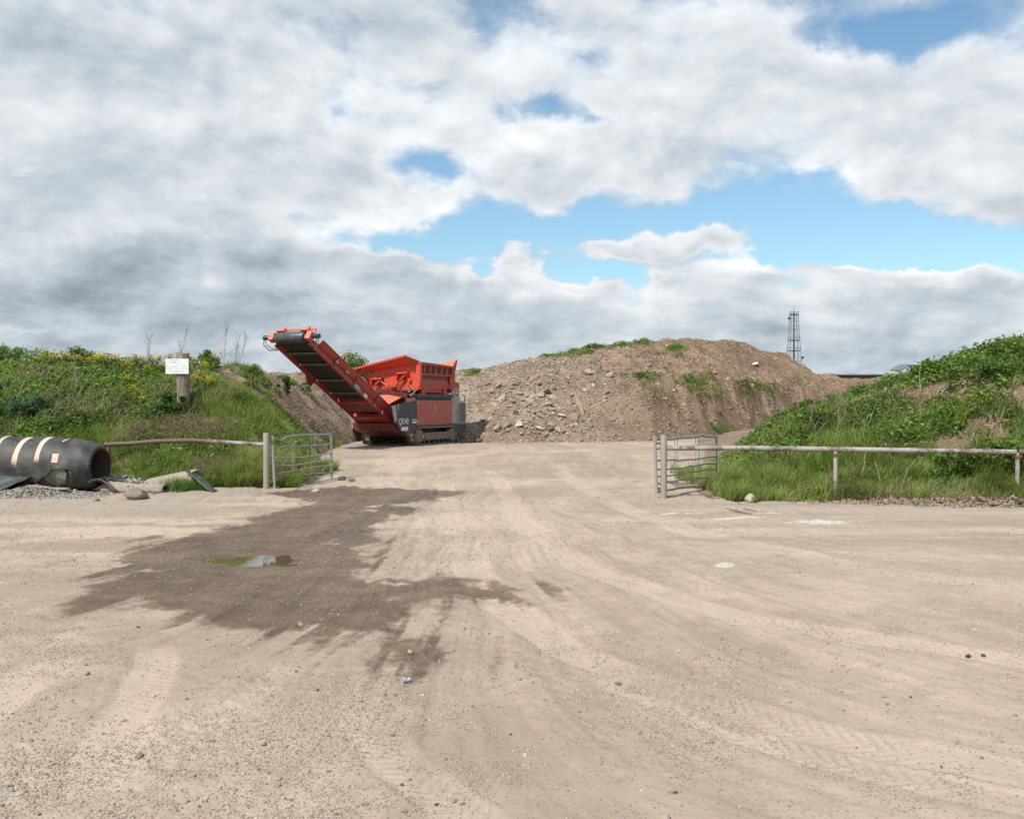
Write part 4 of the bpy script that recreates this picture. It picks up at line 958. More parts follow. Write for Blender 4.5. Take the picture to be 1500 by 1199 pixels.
# ================================================================ gates, posts and rails
def gate(name, A, B, zt, zb, label, seed, dip):
    """seven-rail steel field gate standing open; A hinge foot, B free foot; zt/zb top and bottom rail heights at both ends"""
    A = Vector((A[0], A[1], 0)); B = Vector((B[0], B[1], 0)); root = empty(name, A); tag(root, label, 'gate')
    d = B - A; r = random.Random(seed); perp = Vector((-d.y, d.x, 0)).normalized()
    fr = [0, .205, .425, .575, .70, .84, 1]
    def pt(t, k, w=0): return d * t + Vector((0, 0, (zt[0] * (1 - t) + zt[1] * t) * (1 - k) + (zb[0] * (1 - t) + zb[1] * t) * k + w)) + perp * w * .6
    MB().tube([pt(0, 0, .05), pt(0, 1, -.03)], .031, 10).build('hinge_stile', GALVP, root, True)
    MB().tube([pt(1, 0, .0), pt(1, .55, .0) + perp * .01, pt(1, 1)], .026, 10).build('end_stile', GALV, root, True)
    for i, k in enumerate(fr):
        pts = []
        for j in range(13):
            t = j / 12; w = r.gauss(0, .006) + .018 * math.sin(t * 5 + i)
            if i == 0: w = dip(t)
            if i == 1: w += dip(t) * .3
            if j in (0, 12): w = 0
            pts.append(pt(t, k, w))
        MB().tube(pts, .021 if i in (0, 6) else .0155, 8).build('top_rail' if i == 0 else 'rail', GALV if i < 2 else GALVP, root, True)
    for t in (.30, .345, .645, .69):
        w = r.gauss(0, .01)
        MB().tube([pt(t, 0) + perp * .018, pt(t + .008, .4) + perp * (.018 + w), pt(t, 1) + perp * .018], .0085, 6).build('brace', GALVP, root)
    return root
gate('field_gate', (-4.80, 19.95), (-4.10, 22.5), (1.02, 1.02), (.02, -.02), 'open bent steel field gate hung on the left gate post', 3,
     lambda t: -.07 * math.exp(-((t - .10) / .07) ** 2) + .015 * math.sin(t * 4))
gate('field_gate', (2.62, 18.02), (4.17, 20.2), (1.08, 1.04), (.10, .06), 'open steel field gate hung on the right gate post beside the rail', 8,
     lambda t: .035 * math.exp(-((t - .72) / .07) ** 2) - .02 * math.exp(-((t - .2) / .12) ** 2))
def gate_post(x, y, h, r, label):
    root = empty('gate_post', (x, y, 0)); tag(root, label, 'post')
    MB().tube([(0, 0, -.1), (.004, 0, h * .5), (0, 0, h - .01), (0, 0, h)], [r, r, r, r * .93], 20).build('post', GALVP, root, True)
    for z in (.16, h - .15):
        m = MB(); m.box(-.045, .045, -.02, .02, z - .02, z + .02)
        m.tube([(.0, .0, z), (.0, .0, z)] if False else [(-.09, 0, z), (-.03, 0, z)], .016, 8); m.build('hinge_pin', RUSTS, root).location = (r * (1 if x < 0 else -1), 0, 0)
RUSTS = simple('rusty_steel', (.20, .085, .045), .85, 0, .5, 9, (.10, .06, .04), .4, 60)
gate_post(-4.94, 19.9, 1.12, .062, 'round grey steel gate post at the left side of the gateway')
gate_post(2.765, 18.05, 1.14, .060, 'round cream grey steel gate post at the right side of the gateway')
def mixr(o, fn):
    me = o.data; co = np.zeros(len(me.vertices) * 3, np.float32); me.vertices.foreach_get('co', co); co = co.reshape(-1, 3)
    a = me.attributes.new('mixr', 'FLOAT', 'POINT'); a.data.foreach_set('value', fn(co).astype(np.float32))
# left rail: sags up to a bend, rusty at its free end
root = empty('pole_barrier', (-4.98, 19.95, 0)); tag(root, 'bent rusty pipe rail running left from the left gate post', 'barrier')
Lp = [(-5.0, 19.95, .885), (-6.05, 20.02, .945), (-6.55, 20.05, .965), (-7.2, 20.07, .945), (-7.75, 20.1, .90), (-8.28, 20.12, .875)]
o = MB().tube([Vector(p) - Vector((-4.98, 19.95, 0)) for p in Lp], [.040, .043, .045, .046, .047, .047], 14).build('rail', RUST, root, True)
mixr(o, lambda c: np.clip(-c[:, 0] / 3.3, 0, 1) * .50 - .10)
MB().tube([(-3.22, .17, .86), (-3.22, .17, -.1)], .038, 12).build('post', RUSTS, root, True)
# right rail
root = empty('pole_barrier', (2.8, 18.0, 0)); tag(root, 'long flaking white pipe rail in front of the right bank', 'barrier')
Rp = [(2.80, 17.98, .905), (4.2, 17.82, .915), (5.6, 17.52, .91), (7.2, 17.2, .90), (8.62, 16.92, .888)]
def seg(a, n): return [Vector(a[i]).lerp(Vector(a[i + 1]), j / n) for i in range(len(a) - 1) for j in range(n)] + [Vector(a[-1])]
o = MB().tube([p - Vector((2.8, 18, 0)) for p in seg(Rp, 4)], .044, 14).build('rail', RUST, root, True); mixr(o, lambda c: 0 * c[:, 0] - .02)
o = MB().tube([Vector(p) - Vector((2.8, 18, 0)) for p in [(8.66, 16.91, .888), (10.5, 16.6, .90), (13.5, 16.2, .90)]], .044, 14).build('rail', RUST, root, True); mixr(o, lambda c: 0 * c[:, 0])
for x, y in ((5.72, 17.50), (8.64, 16.92)):
    o = MB().tube([(x - 2.8, y - 18, -.1), (x - 2.8, y - 18, .88)], .037, 12).build('post', RUST, root, True); mixr(o, lambda c: 0 * c[:, 0] - .1)
    MB().box(x - 2.8 - .055, x - 2.8 + .055, y - 18 - .056, y - 18 + .056, .80, .835).build('saddle', RUSTS, root)

# ================================================================ notice on the wooden post
p = at(268, 606, fL, 20); PY = p.y; px_ = (267 - 750) / FOC * PY; gz_ = z1(fL, px_, PY)
root = empty('notice_post', (px_, PY, gz_)); tag(root, 'thick weathered wooden post with a white notice board on the left bank', 'sign post')
ztop = EYE + (HOR - 517) / FOC * PY - gz_
def post_mesh():
    v = []; f = []; n = 16; r = random.Random(2); zs = [-.3, .1, .5, .9, 1.2, ztop - .04, ztop]
    for i, z in enumerate(zs):
        for k in range(n):
            a = 2 * math.pi * k / n; sq = (abs(math.cos(a)) ** 3 + abs(math.sin(a)) ** 3) ** (-1 / 3)
            rad = .148 * sq * (1 + .05 * math.sin(3 * a + i * .3)) * (.93 if i == len(zs) - 1 else 1)
            if .2 < z < .75 and math.cos(a) < -.5: rad *= .86
            v.append((rad * math.cos(a) + .02 * (1 - z / 1.6), rad * .8 * math.sin(a), z + (.015 * math.sin(2 * a) if z == ztop else 0)))
    for i in range(len(zs) - 1):
        for k in range(n): f.append((i * n + k, i * n + (k + 1) % n, (i + 1) * n + (k + 1) % n, (i + 1) * n + k))
    f.append(tuple(range((len(zs) - 1) * n, len(zs) * n))); return MB().add(v, f)
post_mesh().build('wooden_post', WOOD, root, True)
k = PY / FOC; zc = EYE + (HOR - 536.7) * k - gz_; sw, sh = 16.8 * k, 11.0 * k; sx = (262.7 - 267) * k
bd = MB().box(sx - sw, sx + sw, -.155, -.145, zc - sh, zc + sh).build('notice_board', WHITE, root, bevel=.002)
ink = MB(); r = random.Random(4)       # faint handwriting, illegible in the photo too
def line(x0, x1, z, h, gaps=.25, th=.0035):
    x = x0
    while x < x1:
        w = r.uniform(.010, .028)
        if r.random() > gaps:
            pts = [(x + w * j / 4, -.1575, z + (h * r.uniform(-.5, .5))) for j in range(5)]
            for a, b in zip(pts, pts[1:]): ink.beam(a, b, .001, th, (0, 0, 1))
        x += w + r.uniform(.003, .012)
for z, x0, x1, h, g in [(.82, -.8, .05, .028, .2), (.55, -.7, -.05, .024, .3), (.30, -.2, .1, .012, .6), (-.02, -.9, .85, .010, .25), (-.28, -.95, .95, .010, .2), (-.62, -.8, -.45, .02, .3), (-.60, -.3, .6, .022, .25), (-.80, -.25, .55, .010, .4)]:
    line(sx + x0 * sw, sx + x1 * sw, zc + z * sh, h, g)
ink.build('handwriting', INK, root)
for dx in (-.04, .05): MB().tube([(dx + sx, -.145, zc + sh * .5), (dx + sx, -.160, zc + sh * .5)], .007, 8).build('nail', DARKST, root)

# ================================================================ old rubber-lined pipe and scrap
def scrap_pipe():
    C0 = Vector(((147 - 750) / FOC * 19.1, 19.1, .51)); ax = Vector((-1, .16, .0)).normalized()   # from the mouth back into the picture's left
    root = empty('rubber_pipe', (C0.x - 1.2, C0.y, 0)); tag(root, 'large black rubber lined pipe with pink bands lying by the left bank', 'pipe')
    off = C0 - root.location; sd = -ax.cross(Vector((0, 0, 1))).normalized(); up = Vector((0, 0, 1))
    prof = [(0, .335), (.03, .365), (.10, .40), (.22, .445), (.38, .485), (.6, .51), (.9, .525), (1.3, .53), (1.8, .535), (2.4, .53), (3.2, .53), (4.4, .53)]
    n = 64
    def P(s, r, a):   # a=0 top, + towards the camera side
        return off + ax * s + (up * math.cos(a) + sd * math.sin(a)) * r
    m, t, b = newmat('lined_rubber'); u = t.attr('along'); v = t.attr('around'); PP = t.obj()
    n1 = t.noise(PP, 3, 6, .65); n2 = t.noise(PP, 30, 5, .65)
    c = t.mix(t.step(n1, .35, .7), (.016, .016, .017), (.075, .070, .064))
    c = t.mix(t.m('MULTIPLY', t.step(n2, .50, .75), .6), c, (.15, .13, .105))
    c = t.mix(t.m('MULTIPLY', t.step(t.noise(PP, 5, 5, .7), .60, .72), .75), c, (.20, .165, .12))
    # pale dust lies on the upper side and low on the flank
    c = t.mix(t.m('MULTIPLY', t.step(t.m('ADD', v, t.m('MULTIPLY', n1, -.35)), .22, .02), .0), c, (.3, .26, .2))
    w = t.m('MULTIPLY_ADD', t.m('SUBTRACT', n1, .5), .03, u)
    band = 0.0
    for s0, hw, lo in ((1.00, .050, .47), (1.44, .052, .50), (1.92, .05, .42), (2.4, .05, .5)):
        inb = t.m('LESS_THAN', t.m('ABSOLUTE', t.m('SUBTRACT', u, s0)), hw)
        fade = t.m('SUBTRACT', 1.0, t.step(t.m('ADD', v, t.m('MULTIPLY', t.m('SUBTRACT', n2, .5), .25)), lo - .10, lo))
        band = t.m('MAXIMUM', band, t.m('MULTIPLY', inb, fade))
    # the short square patch and a dash near the top
    sq = t.m('MULTIPLY', t.m('LESS_THAN', t.m('ABSOLUTE', t.m('SUBTRACT', u, .62)), .062), t.m('LESS_THAN', t.m('ABSOLUTE', t.m('SUBTRACT', v, .395)), .052))
    ds = t.m('MULTIPLY', t.m('LESS_THAN', t.m('ABSOLUTE', t.m('SUBTRACT', u, .64)), .018), t.m('LESS_THAN', t.m('ABSOLUTE', t.m('SUBTRACT', v, .08)), .07))
    band = t.m('MAXIMUM', band, t.m('MAXIMUM', sq, ds))
    band = t.m('MULTIPLY', band, t.step(t.m('ADD', n2, t.m('MULTIPLY', n1, .5)), .50, .74))
    c = t.mix(band, c, t.mix(n1, (.66, .42, .32), (.74, .52, .42)))
    t.put(b.inputs['Base Color'], c); t.put(b.inputs['Roughness'], t.m('MULTIPLY_ADD', n1, .3, .42)); t.put(b.inputs['Normal'], t.bump(t.m('ADD', n1, t.m('MULTIPLY', n2, .4)), .5, .03))
    # skin: covers all but a torn strip low on the camera side
    S_ = np.concatenate([np.linspace(0, .6, 18), np.linspace(.65, 4.4, 60)])
    rr = np.interp(S_, [q[0] for q in prof], [q[1] for q in prof])
    na = 120; A = np.linspace(-math.pi, math.pi, na + 1)
    tear = lambda s: np.interp(s, [0, .24, .28, .32, .45, .62, .66, .80, .86, 1.0, 1.04, 1.14, 1.25, 1.5, 2.6, 4.4], [3.3, 3.3, 2.35, 1.66, 1.63, 1.64, 1.68, 1.92, 1.90, 2.14, 2.18, 2.0, 2.0, 2.1, 2.3, 2.4])
    vs = []; al = []; ar = []; idx = {}; fs = []
    def key(i, j):
        if (i, j) not in idx:
            s = S_[i]; a = A[j]; lim = tear(s); aa = min(a, lim) if a > 0 else a
            rb = rr[i] + .010 * math.sin(7 * s + 3 * aa) * (1 if s > .2 else .2) + .006 * math.sin(17 * s + 5 * aa)
            if a > 0 and aa > lim - .35: rb += .035 * ((aa - lim + .35) / .35)
            idx[(i, j)] = len(vs); vs.append(P(s, rb, aa)); al.append(s); ar.append(abs(aa) / math.pi if aa > 0 else -abs(aa) / math.pi * .3)
        return idx[(i, j)]
    for i in range(len(S_) - 1):
        for j in range(na):
            if A[j] > 0 and A[j] >= max(tear(S_[i]), tear(S_[i + 1])): continue
            fs.append((key(i, j), key(i, j + 1), key(i + 1, j + 1), key(i + 1, j)))
    me = bpy.data.meshes.new('outer_skin'); me.from_pydata([tuple(q) for q in vs], [], fs); me.materials.append(m)
    for nm, arr in (('along', al), ('around', ar)):
        a_ = me.attributes.new(nm, 'FLOAT', 'POINT'); a_.data.foreach_set('value', np.array(arr, np.float32))
    me.polygons.foreach_set('use_smooth', np.ones(len(me.polygons), bool))
    o = link('outer_skin', me, None, root); so_ = o.modifiers.new('s', 'SOLIDIFY'); so_.thickness = .022; so_.offset = -1
    # inner ply, tan and torn, showing in the gap
    ply = MB(); ns = 50; vs = []; fs = []
    for i in range(ns):
        s = .12 + 4.2 * i / (ns - 1); r0 = float(np.interp(s, [q[0] for q in prof], [q[1] for q in prof])) - .045
        for k in range(48): a = 2 * math.pi * k / 48; vs.append(P(s, r0 + .008 * math.sin(5 * a + 9 * s), a))
    for i in range(ns - 1):
        for k in range(48): fs.append((i * 48 + k, i * 48 + (k + 1) % 48, (i + 1) * 48 + (k + 1) % 48, (i + 1) * 48 + k))
    ply.add(vs, fs).build('inner_ply', PLYM, root, True)
    bore = MB(); vs = []; fs = []
    for s, r0 in ((0, .338), (.02, .345), (0.0, .315), (.3, .305), (4.3, .30)):
        for k in range(48): a = 2 * math.pi * k / 48; vs.append(P(s, r0, a))
    for i in range(4):
        for k in range(48): fs.append((i * 48 + k, i * 48 + (k + 1) % 48, (i + 1) * 48 + (k + 1) % 48, (i + 1) * 48 + k))
    bore.add(vs, fs); bore.add([P(4.25, .31, 2 * math.pi * k / 48) for k in range(48)], [tuple(range(48))]); bore.build('bore', BOREM, root, True)
    # a ragged tongue of grey ply hanging on the torn side
    pv = []
    for (s, a) in [(.86, 2.0), (.80, 1.80), (.66, 1.66), (.42, 1.64), (.38, 1.80), (.42, 2.05), (.48, 2.25), (.56, 2.22), (.60, 2.45), (.72, 2.30), (.80, 2.15)]: pv.append(P(s, .515, a))
    d_ = (up * math.cos(1.9) + sd * math.sin(1.9)) * .012
    MB().prism(pv, d_).build('torn_ply', PLYG, root)
    # rubber skirt torn loose and draped to the ground at the left
    vs = []; fs = []; nu, nv = 30, 16
    for i in range(nu):
        s = 1.12 + 3.1 * i / (nu - 1); reach = float(np.interp(s, [1.12, 1.2, 1.35, 1.5, 1.8, 2.2, 4.4], [.03, .22, .48, .70, .98, 1.05, 1.1]))
        a0 = min(float(tear(s)) - .10, 1.9); p0 = P(s, .545, a0)
        for j in range(nv):
            q = j / (nv - 1); out = reach * q; z = p0.z * (1 - min(1, reach / .9) * q ** 1.15)
            pt_ = Vector((p0.x, p0.y, 0)) + sd * out * .75 + ax * (.06 * math.sin(3 * q + s * 2)); pt_.z = max(z, .015) + .016 * math.sin(9 * s + 4 * q) * q
            vs.append(pt_)
    for i in range(nu - 1):
        for j in range(nv - 1): fs.append((i * nv + j, i * nv + j + 1, (i + 1) * nv + j + 1, (i + 1) * nv + j))
    o = MB().add(vs, fs).build('torn_skirt', SKIRT, root, True); q = o.modifiers.new('s', 'SOLIDIFY'); q.thickness = .018
PLYM = simple('tan_ply', (.22, .175, .13), .85, 0, .6, 4, (.10, .08, .06), .5, 20, .4)
PLYG = simple('grey_green_ply', (.20, .21, .18), .8, 0, .6, 6, (.26, .21, .15), .4, 20, .3)
BOREM = simple('rusty_bore', (.07, .042, .03), .85, 0, .5, 4, (.06, .045, .035), .4, 30)
SKIRT = simple('dusty_rubber', (.035, .037, .039), .5, 0, .55, 3.5, (.17, .165, .155), .35, 20, .5)
scrap_pipe()
def sheet(name, pts_fn, nu, nv, mat, label, cat, th=.025, loc=(0, 0, 0), rz=0, smooth=True):
    vs = [pts_fn(i / (nu - 1), j / (nv - 1)) for i in range(nu) for j in range(nv)]
    fs = [(i * nv + j, i * nv + j + 1, (i + 1) * nv + j + 1, (i + 1) * nv + j) for i in range(nu - 1) for j in range(nv - 1)]
    o = MB().add(vs, fs).build(name, mat, None, smooth); o.location = loc; o.rotation_euler = (0, 0, rz)
    q = o.modifiers.new('s', 'SOLIDIFY'); q.thickness = th; tag(o, label, cat); return o
TANSH = simple('tan_sheet', (.33, .275, .215), .85, 0, .5, 4, (.20, .165, .13), .4, 20, .3)
jag = lambda t, s: .035 * math.sin(t * 23 + s) + .02 * math.sin(t * 51 + s * 2)
# half tube of tan lining lying on its edge, open to the right
sheet('curved_lining', lambda u, v: Vector((-.46 + .92 * u + jag(v, 1) * (u > .99) + .12 * v * u, math.cos(math.pi * v) * .34, .02 + math.sin(math.pi * v) * (.20 + .20 * u))), 12, 16, TANSH, 'curved tan lining sheet arching over a tuft of grass right of the pipe', 'lining sheet', .02, (-6.78, 19.75, 0), -.15)
# flat grey slab draping from the arch to the ground on the right
sheet('grey_lining', lambda u, v: Vector((.62 * u + .04 * v, -.46 * u + .44 * (v - .5) * (1 - .50 * u) + jag(u, 3) * (.5 if v > .5 else -.5), .36 * (1 - u) ** 1.3 + .02 + .02 * math.sin(5 * u))), 12, 8, SKIRT, 'grey rubber sheet sloping to the ground at the right end of the scrap', 'rubber sheet', .02, (-6.42, 19.62, 0), .05)
sheet('tan_roll', lambda u, v: Vector((-.62 + 1.2 * u, math.cos(math.pi * (.05 + 1.0 * v)) * .20, .0 + math.sin(math.pi * (.02 + .96 * v)) * (.21 - .05 * u) + .01 * math.sin(9 * u))), 14, 14, TANSH, 'half buried rolled tan sheet lying on the ground just right of the pipe mouth', 'rolled sheet', .02, (-7.22, 19.05, .0), -.06)
sheet('ply_fragment', lambda u, v: Vector((.75 * u, .16 * (v - .5) * (1 - .5 * u) + jag(u, 2) * .5, .10 - .05 * u + .01 * math.sin(7 * u + v))), 10, 4, TANSH, 'thin splintered tan strip on the gravel under the pipe', 'strip', .03, (-8.95, 18.42, .06), -.08)
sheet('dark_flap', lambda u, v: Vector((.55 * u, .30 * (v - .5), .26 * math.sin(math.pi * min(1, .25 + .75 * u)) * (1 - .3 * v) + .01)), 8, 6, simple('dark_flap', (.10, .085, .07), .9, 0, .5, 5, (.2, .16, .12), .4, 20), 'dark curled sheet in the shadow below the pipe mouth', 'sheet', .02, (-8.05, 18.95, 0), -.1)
for px, py, sz, sq, sh, lab in [(186, 694, .42, .5, RC_CONC, 'broken grey slab behind the rolled tan sheet'), (200, 690, .3, .6, RC_CONC, 'small grey lump right of the broken slab behind the roll'), (172, 690, .32, .8, RC_DARK, 'dark lump directly right of the pipe mouth'), (142, 733, .20, .6, RC_CONC, 'grey stone on the gravel below the pipe mouth'), (240, 700, .3, .5, RC_CONC, 'tan slab piece against the arched lining')]:
    p = at(px, py); rock('scrap_lump', sh, p.x, p.y, sz, lab, 'lump', squash=sq)
n_ = 2600; X_ = rng.uniform(-8.0, -6.4, n_); Y_ = 19.6 + rng.normal(size=n_) * .25; P_ = pts_on(fG, X_, Y_); P_[:, 2] += rng.random(n_) * .26 * np.clip(1 - (X_ + 7.9) / 1.3, .1, 1)
tag(link('grey_rubble', stones_mesh('grey_rubble', P_, .03 + .09 * rng.random(n_) ** 2, [(.27, .25, .22), (.20, .185, .165), (.34, .31, .27)]), GRAV), kind='stuff')
# tuft of grass growing in the scrap
n_ = 1900; X_ = -6.45 + rng.normal(size=n_) * .17; Y_ = 19.5 + rng.normal(size=n_) * .2; h_ = .30 * rng.uniform(.4, 1.1, n_)
o = link('grass_tuft', blades_mesh('grass_tuft', pts_on(fG, X_, Y_), h_, .008 + .005 * rng.random(n_), rng.normal(size=(n_, 2)) * .12, tints(n_, [(.06, .13, .02), (.10, .21, .03), (.15, .27, .04)])), LEAF); tag(o, kind='stuff')
# crushed can
x, y = gp(595, 997); root = empty('crushed_can', (float(x), float(y), z1(fG, float(x), float(y)) + .008), .5); root.scale = (.6, .6, .6); tag(root, 'crushed pale blue and white drink can on the dirt below the wet tongue', 'can')
MB().tube([(-.045, 0, .02), (-.02, .006, .022), (.01, -.004, .016), (.04, 0, .022)], [.026, .030, .020, .027], 14).build('can_body', simple('can_print', (.60, .60, .61), .35, .6, .3, 30, (.7, .7, .72), .3, 60), root, True)
MB().tube([(.04, 0, .022), (.046, 0, .022)], [.027, .024], 14).build('can_end', simple('can_metal', (.10, .14, .30), .35, .8, 0), root, True)
# board and slab on the heap
p = at(849, 606, fM, 40)
o = MB().obox((0, 0, .0), (.06, 0, 0), (0, .025, 0), (-.17, 0, .42)).build('timber_board', simple('pale_timber', (.50, .36, .20), .8, 0, .3, 8, (.3, .22, .14), .2), None); o.location = p + Vector((0, -.1, .38)); tag(o, 'pale timber board leaning on the rubble of the heap', 'board')
p = at(1105, 535, fM, 40); o = MB().obox((0, 0, .1), (.18, 0, .05), (0, .12, 0), (.04, 0, .08)).build('white_scrap', WHITE, None); o.location = p; tag(o, 'small white scrap on the far right of the heap crest', 'scrap')

# curved green-grey shell on top of the right bank
q = crest_at(1334, fR, 18, 30, -.2); gz_ = q.z
sheet('tank_shell', lambda u, v: Vector((-.36 + .74 * u, .5 * (v - .5), .20 * math.sin(math.pi * (.10 + .82 * u)) ** .8 + .03 * v - .06 * (1 - u))), 16, 8, simple('green_grey_shell', (.13, .17, .18), .55, 0, .35, 4, (.30, .26, .19), .2, 20), 'curved grey green shell lying upside down on the right bank crest', 'shell', .03, (q.x - .05, q.y, gz_ + .22), .1)
p = crest_at(1304, fR, 18, 30, -.6); rock('pale_boulder', RC_PALE, p.x, p.y, .5, 'pinkish boulder on the right bank just left of the curved shell', 'boulder', fn=fR, squash=1.2, k=2, sink=-.25)

# ================================================================ far things
def mast():
    D = 300; X0 = (1163 - 750) / FOC * D; root = empty('lattice_mast', (X0, D, 0)); tag(root, 'tall grey lattice telecom mast beyond the spoil heap', 'mast')
    zt = EYE + (HOR - 457) / FOC * D; zb = 4.0
    wa = lambda z: .9 * float(np.interp(z, [0, 9, 17.5, 23, zt], [3.3, 2.3, 1.75, 1.35, 1.15]))
    st = simple('mast_steel', (.075, .080, .10), .6, .3, 0, bump=0)
    for sx in (-1, 1):
        for sy in (-1, 1):
            MB().tube([(sx * wa(z), sy * wa(z), z) for z in np.linspace(0, zt, 9)], .07, 4, False).build('leg', st, root)
    lev = [0, 5.0, 9.2, 14.0, 17.2, 20.3, 23.6, 26.2, zt - .6]
    for a, b in zip(lev, lev[1:]):
        m = MB()
        for sx, sy, tx, ty in ((-1, -1, 1, -1), (1, -1, 1, 1), (1, 1, -1, 1), (-1, 1, -1, -1)):
            A1 = Vector((sx * wa(a), sy * wa(a), a)); A2 = Vector((tx * wa(a), ty * wa(a), a)); B1 = Vector((sx * wa(b), sy * wa(b), b)); B2 = Vector((tx * wa(b), ty * wa(b), b)); M_ = (B1 + B2) / 2
            m.tube([A1, M_], .035, 3, False); m.tube([A2, M_], .035, 3, False); m.tube([B1, B2], .035, 3, False)
        m.build('bracing', st, root)
    for z, w in ((zt - .8, 1.25), (17.2, 1.9), (20.3, 1.5), (9.2, 2.5), (12.4, 2.1)):
        w_ = wa(z) * 1.1; m = MB(); m.box(-w_, w_, -w_, w_, z - .09, z + .09)
        for sx in (-1, 1): m.tube([(sx * w_, -w_, z + .8), (sx * w_, w_, z + .8)], .04, 3); m.tube([(-w_, sx * w_, z + .8), (w_, sx * w_, z + .8)], .04, 3)
        m.build('platform', st, root)
    MB().tube([(0, 0, 0), (0, 0, zt)], [.30, .22], 8).build('cable_column', simple('cable_tray', (.10, .085, .10), .7, 0, 0, bump=0), root)
    MB().tube([(0, 0, zt), (0, 0, zt + 1.9)], [.08, .04], 5).build('aerial', st, root)
    for x, z in ((-1.75, zt - 2.0), (2.25, 15.0)):
        o = MB().tube([(0, -.25, 0), (0, .12, 0), (0, .3, 0)], [.42, .42, .2], 14).build('dish', st, root); o.location = (x, -1.2, z)
        MB().tube([(x, -1.0, z), (math.copysign(wa(z), x), -wa(z), z)], .06, 4).build('dish_arm', st, root)
mast()
def warehouse():
    D = 170; x0 = (1196 - 750) / FOC * D; root = empty('warehouse', (x0, D, 0)); tag(root, 'long low grey roofed warehouse far off right of the mast', 'warehouse')
    zr = EYE + (HOR - 544.5) / FOC * D; W = 26
    MB().box(0, W, 0, 14, 0, zr - .55).build('wall', simple('far_wall', (.05, .055, .05), .8, 0, 0, bump=0), root)
    MB().prism([(-.3, -.4, zr - .55), (-.3, -.4, zr - .38), (-.3, 7, zr), (-.3, 14.4, zr - .38), (-.3, 14.4, zr - .55)], (W + .6, 0, 0)).build('roof', simple('far_roof', (.20, .23, .25), .6, 0, 0, bump=0), root)
    for i in range(5):
        x = .9 + i * 3.6; MB().prism([(x, .2, zr - .37), (x, 6.6, zr - .01), (x + 1.6, 6.6, zr - .01), (x + 1.6, .2, zr - .37)], (0, 0, .03)).build('rooflight', simple('rooflight', (.45, .48, .50), .4, 0, 0, bump=0) if i == 0 else bpy.data.materials['rooflight'], root)
warehouse()

